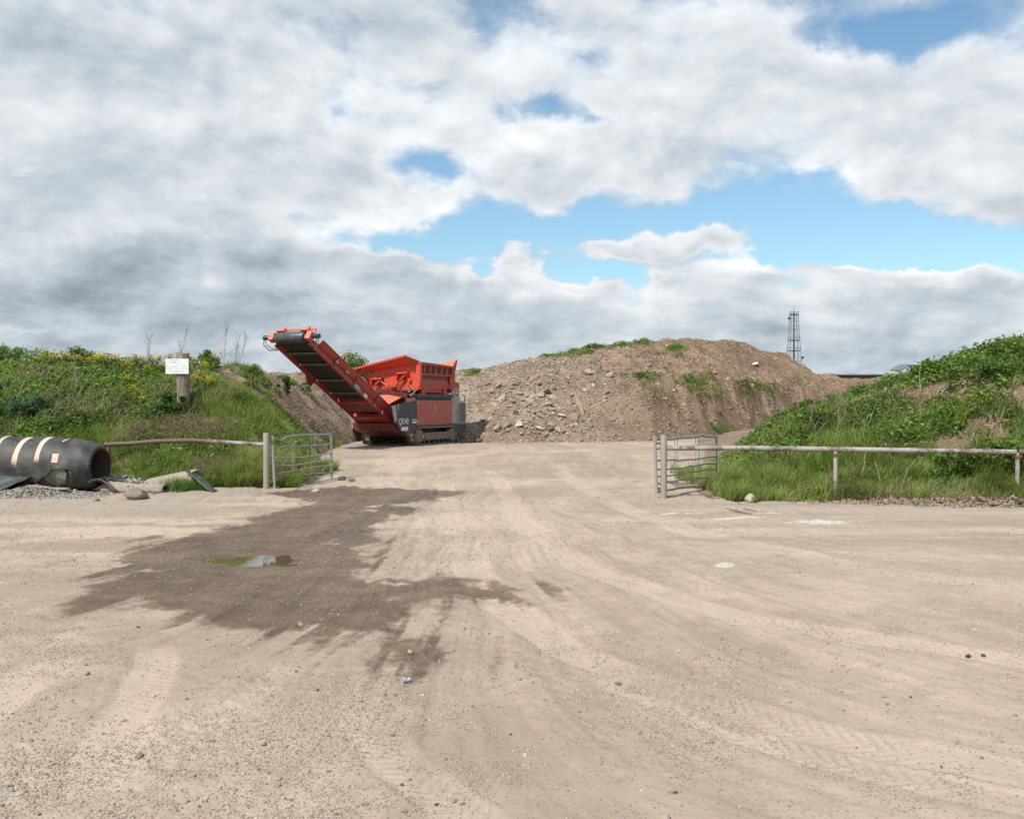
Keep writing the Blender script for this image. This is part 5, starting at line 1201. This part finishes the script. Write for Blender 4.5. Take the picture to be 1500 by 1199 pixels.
# ================================================================ tracked screening machine
def machine():
    PHI = R(26); Fv = Vector((-math.sin(PHI), -math.cos(PHI), 0)); Lv = Vector((math.cos(PHI), -math.sin(PHI), 0))
    base = Vector((-3.6, 39.7, 0)) - 1.4 * Fv - 1.3 * Lv
    root = empty('screening_machine', base, math.atan2(Fv.y, Fv.x)); tag(root, 'red tracked screening machine with a raised conveyor at its front', 'screening machine')
    def B(name, fn, mat, parent=root, **k): m = MB(); fn(m); return m.build(name, mat, parent, **k)
    # ---- tracks
    for sy in (-1, 1):
        y0, y1 = (.87, 1.31) if sy > 0 else (-1.31, -.87); xa, xb, r = -1.05, 1.55, .36; zc = .37
        tr = empty('track'); tr.parent = root
        loop = []; n = 14
        for i in range(n + 1): a = -math.pi / 2 + math.pi * i / n; loop.append((xb + r * math.cos(a), zc + r * math.sin(a)))
        for i in range(n + 1): a = math.pi / 2 + math.pi * i / n; loop.append((xa + r * math.cos(a), zc + r * math.sin(a)))
        L_ = len(loop); m = MB(); vs = []
        for q in (1, .86):
            for (x, z) in loop:
                cx = min(max(x, xa), xb); X = cx + (x - cx) * q; Z = zc + (z - zc) * q
                vs += [(X, y0, Z), (X, y1, Z)]
        fs = []
        for i in range(L_):
            j = (i + 1) % L_; o = 2 * L_
            fs += [(2 * i, 2 * j, 2 * j + 1, 2 * i + 1), (o + 2 * i, o + 2 * i + 1, o + 2 * j + 1, o + 2 * j), (2 * i, 2 * i + o, 2 * j + o, 2 * j), (2 * i + 1, 2 * j + 1, 2 * j + 1 + o, 2 * i + 1 + o)]
        m.add(vs, fs); m.build('track_belt', MUD, tr)
        g = MB(); per = 2 * (xb - xa) + 2 * math.pi * r; N = 40
        for i in range(N):
            d = per * i / N
            if d < xb - xa: x, z, nx, nz = xa + d, zc - r, 0, -1
            elif d < xb - xa + math.pi * r: a = -math.pi / 2 + (d - (xb - xa)) / r; x, z, nx, nz = xb + r * math.cos(a), zc + r * math.sin(a), math.cos(a), math.sin(a)
            elif d < 2 * (xb - xa) + math.pi * r: x, z, nx, nz = xb - (d - (xb - xa) - math.pi * r), zc + r, 0, 1
            else: a = math.pi / 2 + (d - 2 * (xb - xa) - math.pi * r) / r; x, z, nx, nz = xa + r * math.cos(a), zc + r * math.sin(a), math.cos(a), math.sin(a)
            g.obox((x + nx * .012, (y0 + y1) / 2, z + nz * .012), (nx * .022, 0, nz * .022), (0, .225, 0), (-nz * .014, 0, nx * .014))
        o = g.build('track_shoes', MUD, tr); o['kind'] = 'stuff'
        ys = y1 if sy > 0 else y0
        B('side_frame', lambda m: m.box(-.80, 1.20, ys - .02 * sy - .03, ys - .02 * sy + .03, .20, .50), MUD, tr, bevel=.01)
        for x in (xa, xb):
            B('drive_wheel', lambda m: m.tube([(x, ys - .20 * sy, zc), (x, ys - .015 * sy, zc)], [.27, .26], 22), MUD, tr, smooth=True)
        for i in range(6):
            x = -.72 + .38 * i; B('roller', lambda m: m.tube([(x, ys - .3 * sy, .15), (x, ys - .03 * sy, .15)], .085, 12), DARKST, tr, smooth=True)
    # ---- chassis
    B('chassis', lambda m: (m.box(-2.25, 1.9, -.84, .84, .42, .78), m.box(-1.9, 1.72, -1.2, 1.2, .70, .79)), DARKST, bevel=.01)
    for sy in (-1, 1):
        yo = 1.24 * sy
        B('side_panel', lambda m: m.box(-1.16, 1.71, min(yo, yo - .03 * sy), max(yo, yo - .03 * sy), .80, 1.80), REDDUST if sy > 0 else RED, bevel=.008)
        B('side_skirt', lambda m: m.prism([(1.78, yo + .0 * sy, .80), (1.78, yo, .72), (2.0, yo, .62), (1.95, yo, .56), (1.70, yo, .68), (-1.05, yo, .66), (-1.75, yo, .40), (-2.15, yo, .42), (-2.3, yo, .76), (-1.3, yo, .80)], (0, .05 * sy, 0)), CHAR)
        ch = B('cheek_panel', lambda m: m.prism([(1.735, yo, 1.82), (1.735, yo, .76), (2.34, yo, .36)] + ([(3.40, yo, .96), (3.60, yo, 1.58)] if sy > 0 else [(2.6, yo, .60), (2.2, yo, 1.3)]), (0, .035 * sy, 0)), CHAR, bevel=.01)
        if sy > 0: B('pale_edge', lambda m: (m.prism([(3.60, yo + .038 * sy, 1.58), (3.40, yo + .038 * sy, .96), (3.22, yo + .038 * sy, 1.05), (3.34, yo + .038 * sy, 1.62)], (0, .006 * sy, 0)), m.prism([(3.20, yo + .038 * sy, 1.64), (3.17, yo + .038 * sy, 1.40), (3.10, yo + .038 * sy, 1.44), (3.12, yo + .038 * sy, 1.66)], (0, .006 * sy, 0))), GREYP, ch)
        if sy > 0:
            fc = bpy.data.curves.new('lettering', 'FONT'); fc.body = 'QE140'; fc.size = .33; fc.extrude = .004; fc.space_character = .86
            tmp = bpy.data.objects.new('tmp', fc); dg = bpy.context.evaluated_depsgraph_get(); COL.objects.link(tmp); dg.update()
            me = bpy.data.meshes.new_from_object(tmp.evaluated_get(dg)); bpy.data.objects.remove(tmp)
            me.materials.clear(); me.materials.append(LETTER)
            o = link('lettering', me, None, ch); o.location = (3.13, yo + .045, .875); o.rotation_euler = (R(90), 0, R(180)); o.scale = (.86, 1, 1)
            def plates(m):
                for x0, x1, z0, z1_ in ((1.80, 2.12, .90, .965),): m.box(x0, x1, yo + .036, yo + .042, z0, z1_)
                m.box(1.80, 2.14, yo + .036, yo + .042, 1.0, 1.015)
                m.prism([(2.90, yo + .036, .76), (2.42, yo + .036, .76), (2.46, yo + .036, .62), (2.95, yo + .036, .62)], (0, .006, 0))
                for k in range(5): m.box(1.82 + .065 * k, 1.86 + .065 * k, yo + .036, yo + .042, 1.03, 1.06)
            B('name_strip', plates, LETTER, ch)
            B('warning_sticker', lambda m: m.prism([(3.06, yo + .036, .80), (2.98, yo + .036, .80), (3.02, yo + .036, .73)], (0, .006, 0)), STKYEL, ch)
            B('reflector', lambda m: m.prism([(2.42, yo + .036, .52), (2.30, yo + .036, .46), (2.36, yo + .036, .40)], (0, .006, 0)), RED, ch)
            for z in (1.72, .98): B('latch', lambda m: m.box(1.715, 1.775, yo + .03, yo + .06, z - .10, z + .04), GREYP)
            B('panel_sticker', lambda m: (m.box(.20, .33, yo + .001, yo + .006, 1.42, 1.56)), GREYP)
    # ---- engine end
    eng = B('engine_housing', lambda m: m.box(-2.30, -1.18, -1.15, 1.22, .80, 1.78), GREYP, bevel=.02)
    B('louvre_recess', lambda m: m.box(-2.26, -1.70, 1.221, 1.235, .88, 1.66), BLACK, eng)
    def slats(m):
        for i in range(12): z = .91 + i * .063; m.obox((-1.98, 1.25, z), (.27, 0, 0), (0, .018, -.010), (0, .004, .009))
    B('louvre_slats', slats, GREYP, eng); B('louvre_frame', lambda m: (m.box(-2.29, -2.25, 1.221, 1.28, .85, 1.69), m.box(-1.71, -1.67, 1.221, 1.28, .85, 1.69), m.box(-2.25, -1.71, 1.221, 1.28, .85, .88), m.box(-2.25, -1.71, 1.221, 1.28, 1.66, 1.69)), GREYP, eng)
    B('panel_knob', lambda m: m.tube([(-1.5, 1.22, 1.32), (-1.5, 1.25, 1.32)], .03, 10), DARKST, eng)
    cap = B('upper_cover', lambda m: m.prism([(-1.30, 1.10, 1.78), (-2.05, 1.10, 1.78), (-2.05, 1.10, 2.36), (-1.62, 1.10, 2.34), (-1.30, 1.10, 2.12)], (0, -1.9, 0)), GREYP, bevel=.01)
    B('round_badge', lambda m: m.tube([(-1.76, 1.101, 2.12), (-1.76, 1.108, 2.12)], .13, 20), RED, cap); B('badge_stripe', lambda m: (m.box(-1.86, -1.66, 1.107, 1.112, 2.10, 2.135), m.box(-1.83, -1.69, 1.107, 1.112, 2.16, 2.18)), LETTER, cap)
    B('red_hood', lambda m: m.prism([(-1.22, 1.12, 2.70), (-1.98, 1.12, 2.54), (-2.05, 1.12, 2.36), (-1.62, 1.12, 2.34), (-1.26, 1.12, 2.20)], (0, -1.9, 0)), RED, bevel=.01)
    B('handrail', lambda m: (m.tube([(-2.32, 1.2, .85), (-2.32, 1.2, 2.0), (-2.2, 1.1, 2.05)], .02, 6)), DARKST, smooth=True)
    # ---- screen-box frame
    def frame(m):
        for sy in (-1, 1): m.box(-1.35, 1.45, min(1.0 * sy, 1.18 * sy), max(1.0 * sy, 1.18 * sy), 1.90, 2.06)
        m.box(1.3, 1.46, -1.0, 1.0, 1.90, 2.06); m.box(-1.35, -1.2, -1.0, 1.0, 1.90, 2.06)
    B('frame_beam', frame, CHAR, bevel=.008)
    B('dark_core', lambda m: (m.box(-1.1, 1.66, -1.15, 1.15, 1.0, 1.88), m.box(-1.1, 1.2, -.95, .95, 1.88, 2.25)), DARKST)
    # ---- hopper (tipped: the left-hand side stands higher)
    tl = lambda y: .135 * (y - 1.2)                     # height offset across the machine
    H = lambda x, y, z: (x, y, z + tl(y) * max(0, (z - 2.2)))
    def q4(m, a, b, c, d, th): m.prism([a, b, c, d], th)
    xf, xr, yl, yr = 1.42, -1.20, 1.20, -1.40
    hop = empty('hopper'); hop.parent = root
    fw = B('front_wall', lambda m: m.prism([H(xf, yr + .32, 2.2), H(xf, yl - .10, 2.2), H(xf, yl, 2.42), H(xf, yl, 3.32), H(xf, yr, 3.34)], (-.05, 0, 0)), ORANGE, hop)
    B('front_flap', lambda m: (m.prism([H(xf + .002, yr - .05, 3.30), H(xf + .002, yl - .25, 3.28), H(xf + .42, yl - .42, 3.66), H(xf + .42, yr - .30, 3.66)], (-.03, 0, .03)),
                               m.beam(H(xf + .42, yr - .32, 3.66), H(xf + .42, yl - .40, 3.66), .07, .07)), ORANGE, hop)
    B('flap_gusset', lambda m: m.prism([H(xf + .42, yl - .40, 3.66), H(xf + .01, yl - .26, 3.28), H(xf - .0, yl + .02, 3.36)], (-.03, .0, .0)), ORANGE, hop)
    B('flap_rib', lambda m: (m.prism([H(xf + .40, yr - .28, 3.62), H(xf + .0, yr - .02, 3.20), H(xf, yr + .02, 2.9)], (0, .04, 0)), m.prism([H(xf + .36, yl - .34, 3.60), H(xf + .0, yl - .22, 3.15), H(xf, yl - .22, 2.9)], (0, .04, 0))), RED, hop)
    # side wall with window ribs
    for sy in (1, -1):
        ys = yl if sy > 0 else yr + .1
        def side(m):
            m.prism([H(xf, ys, 2.24), H(xf, ys, 3.32), H(xf - .12, ys, 3.34), H(xf - .12, ys, 2.24)], (0, .05 * sy, 0))
            m.prism([H(xf, ys, 3.22), H(xr, ys, 3.16), H(xr, ys, 3.24), H(xf, ys, 3.34)], (0, .12 * sy, 0))
            m.prism([H(xf, ys, 2.80), H(xr, ys, 2.80), H(xr, ys, 2.88), H(xf, ys, 2.90)], (0, .10 * sy, 0))
            for i in range(6):
                x = xf - .18 - i * .46; m.box(x - .11, x, min(ys, ys + .085 * sy), max(ys, ys + .085 * sy), 2.86, 3.24)
        B('side_frame', side, DULLRED if sy > 0 else RED, hop)
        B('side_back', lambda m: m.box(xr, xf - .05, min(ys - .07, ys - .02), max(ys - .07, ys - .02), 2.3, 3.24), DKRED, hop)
        B('side_lower', lambda m: (m.prism([(xf, ys + .02 * sy, 2.30), (xr + .32, ys + .02 * sy, 2.28), (xr + .32, ys - .04 * sy, 2.62), (xf, ys - .04 * sy, 2.66)], (0, .04 * sy, 0)), m.box(xr + .3, xf, min(ys, ys + .07 * sy), max(ys, ys + .07 * sy), 2.38, 2.43)), RED, hop)
        B('support_foot', lambda m: (m.box(1.0, 1.25, min(ys - .1, ys), max(ys - .1, ys), 2.03, 2.30), m.box(-.75, -.5, min(ys - .1, ys), max(ys - .1, ys), 2.03, 2.30), m.box(-.6, 1.1, min(ys - .14, ys - .05), max(ys - .14, ys - .05), 2.12, 2.26)), RED, hop)
    B('rear_wall', lambda m: (m.prism([H(xr, yr + .1, 2.3), H(xr, yl, 2.3), H(xr, yl, 3.26), H(xr, yr + .1, 3.3)], (.05, 0, 0)),), RED, hop)
    B('rear_flap', lambda m: m.prism([H(xr, yl + .02, 3.22), H(xr - .32, yl - .02, 3.56), H(xr - .32, yr + .5, 3.50), H(xr, yr + .3, 3.2)], (.03, 0, -.03)), PALERED, hop)
    B('far_side_flap', lambda m: m.prism([H(xf - .3, yr + .1, 3.3), H(xr, yr + .1, 3.3), H(xr, yr - .15, 3.6), H(xf - .4, yr - .15, 3.55)], (0, .03, 0)), RED, hop)
    B('rear_cheek', lambda m: m.prism([(xr + .30, yl + .02, 2.26), (xr + .05, yl + .02, 2.30), (xr - .10, yl + .02, 2.50), (xr - .12, yl + .02, 2.95), (xr - .34, yl + .02, 3.52), (xr - .28, yl + .02, 3.54), (xr + .05, yl + .02, 3.22), (xr + .15, yl + .02, 2.9), (xr + .32, yl + .02, 2.72)], (0, .06, 0)), RED, hop)
    B('grid_bars', lambda m: [m.box(xr + .1, xf - .1, y, y + .05, 3.0 + tl(y), 3.08 + tl(y)) for y in np.linspace(yr + .3, yl - .2, 9)], DKRED, hop)
    # brackets, pins, folding rams and hoses on the front wall
    def bracket(m, y, z, s):
        m.prism([(xf, y - .26, z), (xf, y + .26, z + .03), (xf + .20, y + .26, z + .01), (xf + .20, y - .26, z - .02)], (0, 0, .06))
        for k in (-.24, 0, .22): m.prism([(xf, y + k, z), (xf + .19, y + k, z), (xf, y + k - .05, z - .30)], (0, .03, 0))
        m.prism([(xf, y - .26, z), (xf + .12, y - .26, z), (xf + .10, y - .34, z - .25), (xf, y - .34, z - .25)], (0, .03, 0))
    B('wall_bracket', lambda m: bracket(m, -.78, 2.66, 1), ORANGE, hop); B('wall_bracket', lambda m: bracket(m, .46, 2.88, 1), ORANGE, hop)
    for (a, b) in (((xf + .12, .62, 2.84), (xf + .14, .20, 2.45)), ((xf + .12, -.60, 2.62), (xf + .14, -.95, 2.34))):
        o = B('hydraulic_ram', lambda m: (m.tube([a, Vector(a).lerp(Vector(b), .62)], .055, 10), m.tube([Vector(a).lerp(Vector(b), .6), b], .03, 8)), RED, hop, smooth=True)
    for y, z, r_ in ((-.10, 2.42, .11), (.02, 2.36, .08), (-.35, 2.30, .07), (.75, 2.62, .08)):
        B('boss', lambda m: m.tube([(xf, y, z), (xf + .10, y, z)], r_, 12), ORANGE, hop, smooth=True)
    for i in range(12):
        yy = -1.0 + i * .17; B('bolt', lambda m: m.tube([(xf, yy, 2.98 + tl(yy) * .7), (xf + .02, yy, 2.98 + tl(yy) * .7)], .018, 6), DARKST, hop)
    B('tie_rod', lambda m: m.tube([(xf + .05, -1.25, 2.95), (xf + .15, -.30, 2.42)], .015, 6), GREYP, hop)
    hs = random.Random(5)
    for i in range(7):
        a = Vector((xf + .08, hs.uniform(-1.0, .8), hs.uniform(2.30, 2.48))); b = a + Vector((.12, hs.uniform(-.5, .5), hs.uniform(-.18, .05))); c = a.lerp(b, .5) + Vector((.12, 0, -.12))
        B('hose', lambda m: m.tube([a, a.lerp(c, .6), c, c.lerp(b, .6), b], .016, 6, False), BLACK, smooth=True)
    B('hose_loop', lambda m: m.tube([(1.55, .80, 2.0), (1.6, .98, 2.06), (1.6, 1.08, 2.16), (1.55, 1.0, 2.26), (1.5, .86, 2.22), (1.5, .7, 2.12)], .03, 8, False), GREYP, smooth=True)
    B('valve_block', lambda m: (m.box(1.5, 1.75, .35, .75, 1.98, 2.10), m.box(1.55, 1.7, .45, .52, 2.1, 2.2), m.tube([(1.6, .6, 2.08), (1.6, .6, 2.22)], .04, 8)), DARKST)
    # ---- front of the body: discharge chute plates
    B('discharge_plate', lambda m: (m.prism([(1.75, -1.0, 1.98), (1.75, .72, 1.98), (2.75, .60, 1.62), (2.75, -.9, 1.62)], (0, 0, .04)),), PALERED)
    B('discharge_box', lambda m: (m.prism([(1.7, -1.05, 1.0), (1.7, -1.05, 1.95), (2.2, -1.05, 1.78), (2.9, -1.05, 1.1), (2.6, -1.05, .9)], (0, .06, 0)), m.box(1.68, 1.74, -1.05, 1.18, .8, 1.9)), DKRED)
    B('support_arm', lambda m: (m.beam((4.05, .80, 2.20), (2.1, .98, 1.98), .10, .17)), RED)
    B('lift_ram', lambda m: (m.tube([(1.8, .62, 1.15), (3.1, .66, 1.55)], .05, 10), m.tube([(3.1, .66, 1.55), (3.9, .70, 1.80)], .03, 8)), DARKST, smooth=True)
    B('left_fender', lambda m: m.prism([(1.9, -1.42, .12), (2.25, -1.42, .14), (2.30, -1.42, .55), (2.05, -1.42, .80), (1.6, -1.42, .78)], (0, .12, 0)), CHAR)
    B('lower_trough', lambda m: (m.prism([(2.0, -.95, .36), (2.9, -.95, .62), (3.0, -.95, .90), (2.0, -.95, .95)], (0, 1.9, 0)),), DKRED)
    # ---- conveyor
    T = Vector((2.75, 0, .84)); al = math.atan(.553); D = Vector((math.cos(al), 0, math.sin(al))); N = Vector((-math.sin(al), 0, math.cos(al)))
    def c(s, y, n): return T + D * s + Vector((0, y, 0)) + N * n
    LEN = 5.95; cv = empty('conveyor'); cv.parent = root
    for sy in (-1, 1):
        y = .70 * sy
        def chan(m):
            m.prism([c(0, y, 0), c(LEN, y, 0), c(LEN, y, .22), c(0, y, .24)], (0, .035 * sy, 0))
            m.prism([c(0, y, 0), c(LEN, y, 0), c(LEN, y, -.012), c(0, y, -.012)], (0, .085 * sy, 0)); m.prism([c(0, y, .22), c(LEN, y, .22), c(LEN, y, .232), c(0, y, .232)], (0, .085 * sy, 0))
        B('side_channel', chan, RED2, cv)
        def guard(m):
            m.prism([c(-.05, y, .235), c(LEN - .45, y, .235), c(LEN - .50, y + .12 * sy, .46), c(-.05, y + .12 * sy, .52)], N * .012 + Vector((0, .012 * sy, 0)))
            m.prism([c(-.05, y + .10 * sy, .50), c(LEN - .50, y + .10 * sy, .46), c(LEN - .50, y + .14 * sy, .46), c(-.05, y + .14 * sy, .50)], N * .03)
        B('side_guard', guard, RED2, cv)
        for s in (1.5, 3.0, 4.4): B('guard_strut', lambda m: m.beam(c(s, y + .04 * sy, .02), c(s, y + .11 * sy, .44), .05, .03, D), DKRED, cv)
        for s in (2.35, 3.05): B('fold_latch', lambda m: m.obox(c(s + 1.3, y + .10 * sy, .25), D * .07, Vector((0, .03, 0)), N * .045), GREYP, cv)
    def bp(s0, s1, n0, th):
        return lambda m: m.obox(c((s0 + s1) / 2, 0, n0), D * (s1 - s0) / 2, Vector((0, .60, 0)), N * th)
    B('return_belt', bp(1.35, LEN + .05, .10, .008), BELT, cv); B('carrying_belt', bp(-.1, LEN + .05, .36, .008), BELT, cv)
    for s, w in ((5.28, 0), (4.52, 0), (3.40, 0), (2.45, 1)):
        B('return_roller', lambda m: m.tube([c(s, -.62, .05), c(s, .62, .05)], .035, 10), DARKST, cv, smooth=True)
        B('roller_bracket', lambda m: (m.obox(c(s + .04, 0, .03), D * .02, Vector((0, .66, 0)), N * .03)), MUD, cv)
    B('cross_beam', lambda m: m.obox(c(1.88, 0, .03), D * .05, Vector((0, .70, 0)), N * .09), RED, cv)
    B('cross_beam', lambda m: m.obox(c(.72, 0, .0), D * .06, Vector((0, .70, 0)), N * .08), RED, cv)
    B('under_plate', lambda m: m.prism([c(1.0, -.68, .03), c(1.0, .68, .03), c(1.82, .68, .03), c(1.82, -.68, .03)], N * .02), DKRED, cv)
    B('tail_plate', lambda m: (m.prism([c(-.6, -.68, .0), c(-.6, .68, .0), c(.62, .68, .0), c(.62, -.68, .0)], N * .02), m.prism([c(-.6, -.70, 0), c(.1, -.70, 0), c(.1, -.70, .4), c(-.6, -.70, .4)], (0, 1.4, 0))), RED, cv)
    B('rib_plate', lambda m: m.prism([c(3.75, -.72, .02), c(4.05, -.72, -.30), c(4.30, -.72, -.02)], (0, -.03, 0)) if False else m.prism([c(3.35, -.76, .0), c(3.95, -.76, .0), c(3.72, -.76, -.24), c(3.50, -.76, -.26)], (0, -.03, 0)), DKRED, cv)
    drum = B('head_drum', lambda m: m.tube([c(LEN + .14, -.60, .20), c(LEN + .14, -.57, .20), c(LEN + .14, 0, .20), c(LEN + .14, .57, .20), c(LEN + .14, .60, .20)], [.185, .20, .212, .20, .185], 28), DRUM, cv, smooth=True)
    for sy in (-1, 1):
        B('bearing_block', lambda m: m.obox(c(LEN + .16, .80 * sy, .22), D * .12, Vector((0, .10, 0)), N * .15), PALERED, cv, bevel=.01)
        B('bearing', lambda m: m.tube([c(LEN + .14, .62 * sy, .20), c(LEN + .14, .70 * sy, .20)], .11, 12), MUD, cv, smooth=True)
        B('drive_motor', lambda m: m.tube([c(LEN + .16, .90 * sy, .22), c(LEN + .16, .98 * sy, .22), c(LEN + .16, 1.0 * sy, .22), c(LEN + .16, 1.20 * sy, .22)], [.07, .07, .085, .085], 12), DARKM, cv, smooth=True)
        B('motor_hose', lambda m: (m.tube([c(LEN + .16, 1.17 * sy, .16), c(LEN + .08, 1.18 * sy, -.02), c(LEN - .10, 1.0 * sy, -.14), c(LEN - .25, .76 * sy, -.04)], .022, 6, False), m.tube([c(LEN + .16, 1.10 * sy, .16), c(LEN + .05, 1.08 * sy, .0), c(LEN - .12, .92 * sy, -.06), c(LEN - .25, .76 * sy, .04)], .018, 6, False)), MUD, cv, smooth=True)
        def ped(m):
            a = c(LEN + .10, .52 * sy, .42); w = .17
            b = [a + D * w + Vector((0, w, 0)), a + D * w - Vector((0, w, 0)), a - D * w - Vector((0, w, 0)), a - D * w + Vector((0, w, 0))]; t = a + N * .30 - D * .05
            m.add(b + [t + Vector((0, .03, 0)), t - Vector((0, .03, 0))], [(0, 1, 5, 4), (1, 2, 5), (2, 3, 4, 5), (3, 0, 4), (3, 2, 1, 0)])
        B('head_bracket', ped, PALERED, cv)
    B('spill_bar', lambda m: (m.beam(c(LEN + .02, -.50, .60), c(LEN + .02, .82, .60), .08, .07), m.beam(c(LEN + .02, .82, .62), c(LEN + .02, .82, .24), .05, .05)), PALERED, cv)
    B('head_cross_bar', lambda m: m.obox(c(5.55, 0, .16), D * .03, Vector((0, .68, 0)), N * .03), MUD, cv)
    y = .741
    B('blue_sticker', lambda m: m.prism([c(2.50, y, .03), c(2.98, y, .03), c(2.98, y, .19), c(2.50, y, .19)], (0, .004, 0)), STKBLUE, cv)
    B('yellow_sticker', lambda m: m.prism([c(2.62, y + .004, .14), c(3.02, y + .004, .14), c(3.02, y + .004, .20), c(2.62, y + .004, .20)], (0, .003, 0)), STKYEL, cv)
    for s, w in ((2.02, .22), (1.42, .08), (.80, .08)): B('white_sticker', lambda m: m.prism([c(s, y, .04), c(s + w, y, .04), c(s + w, y, .18), c(s, y, .18)], (0, .004, 0)), LETTER, cv)
    B('work_light', lambda m: m.obox(c(4.1, .82, .55), D * .06, Vector((0, .05, 0)), N * .07), RED, cv)
REDDUST = simple('dusty_red_panel', (.40, .085, .06), .6, 0, .45, 1.6, (.36, .17, .12), .03, 30, .40)
RED2 = simple('conveyor_red', (.36, .035, .028), .5, 0, .45, 3, (.28, .12, .085), .05, 30, .2)
DULLRED = simple('dull_red', (.30, .055, .04), .65, 0, .5, 3, (.22, .12, .085), .08, 30, .3)
DRUM = simple('worn_drum', (.060, .062, .064), .45, 0, .6, 3, (.22, .19, .15), .1, 40, 0)
DARKM = simple('motor_black', (.03, .035, .042), .45, 0, .2, 6, (.12, .10, .08), .1, 40, 0)
machine()
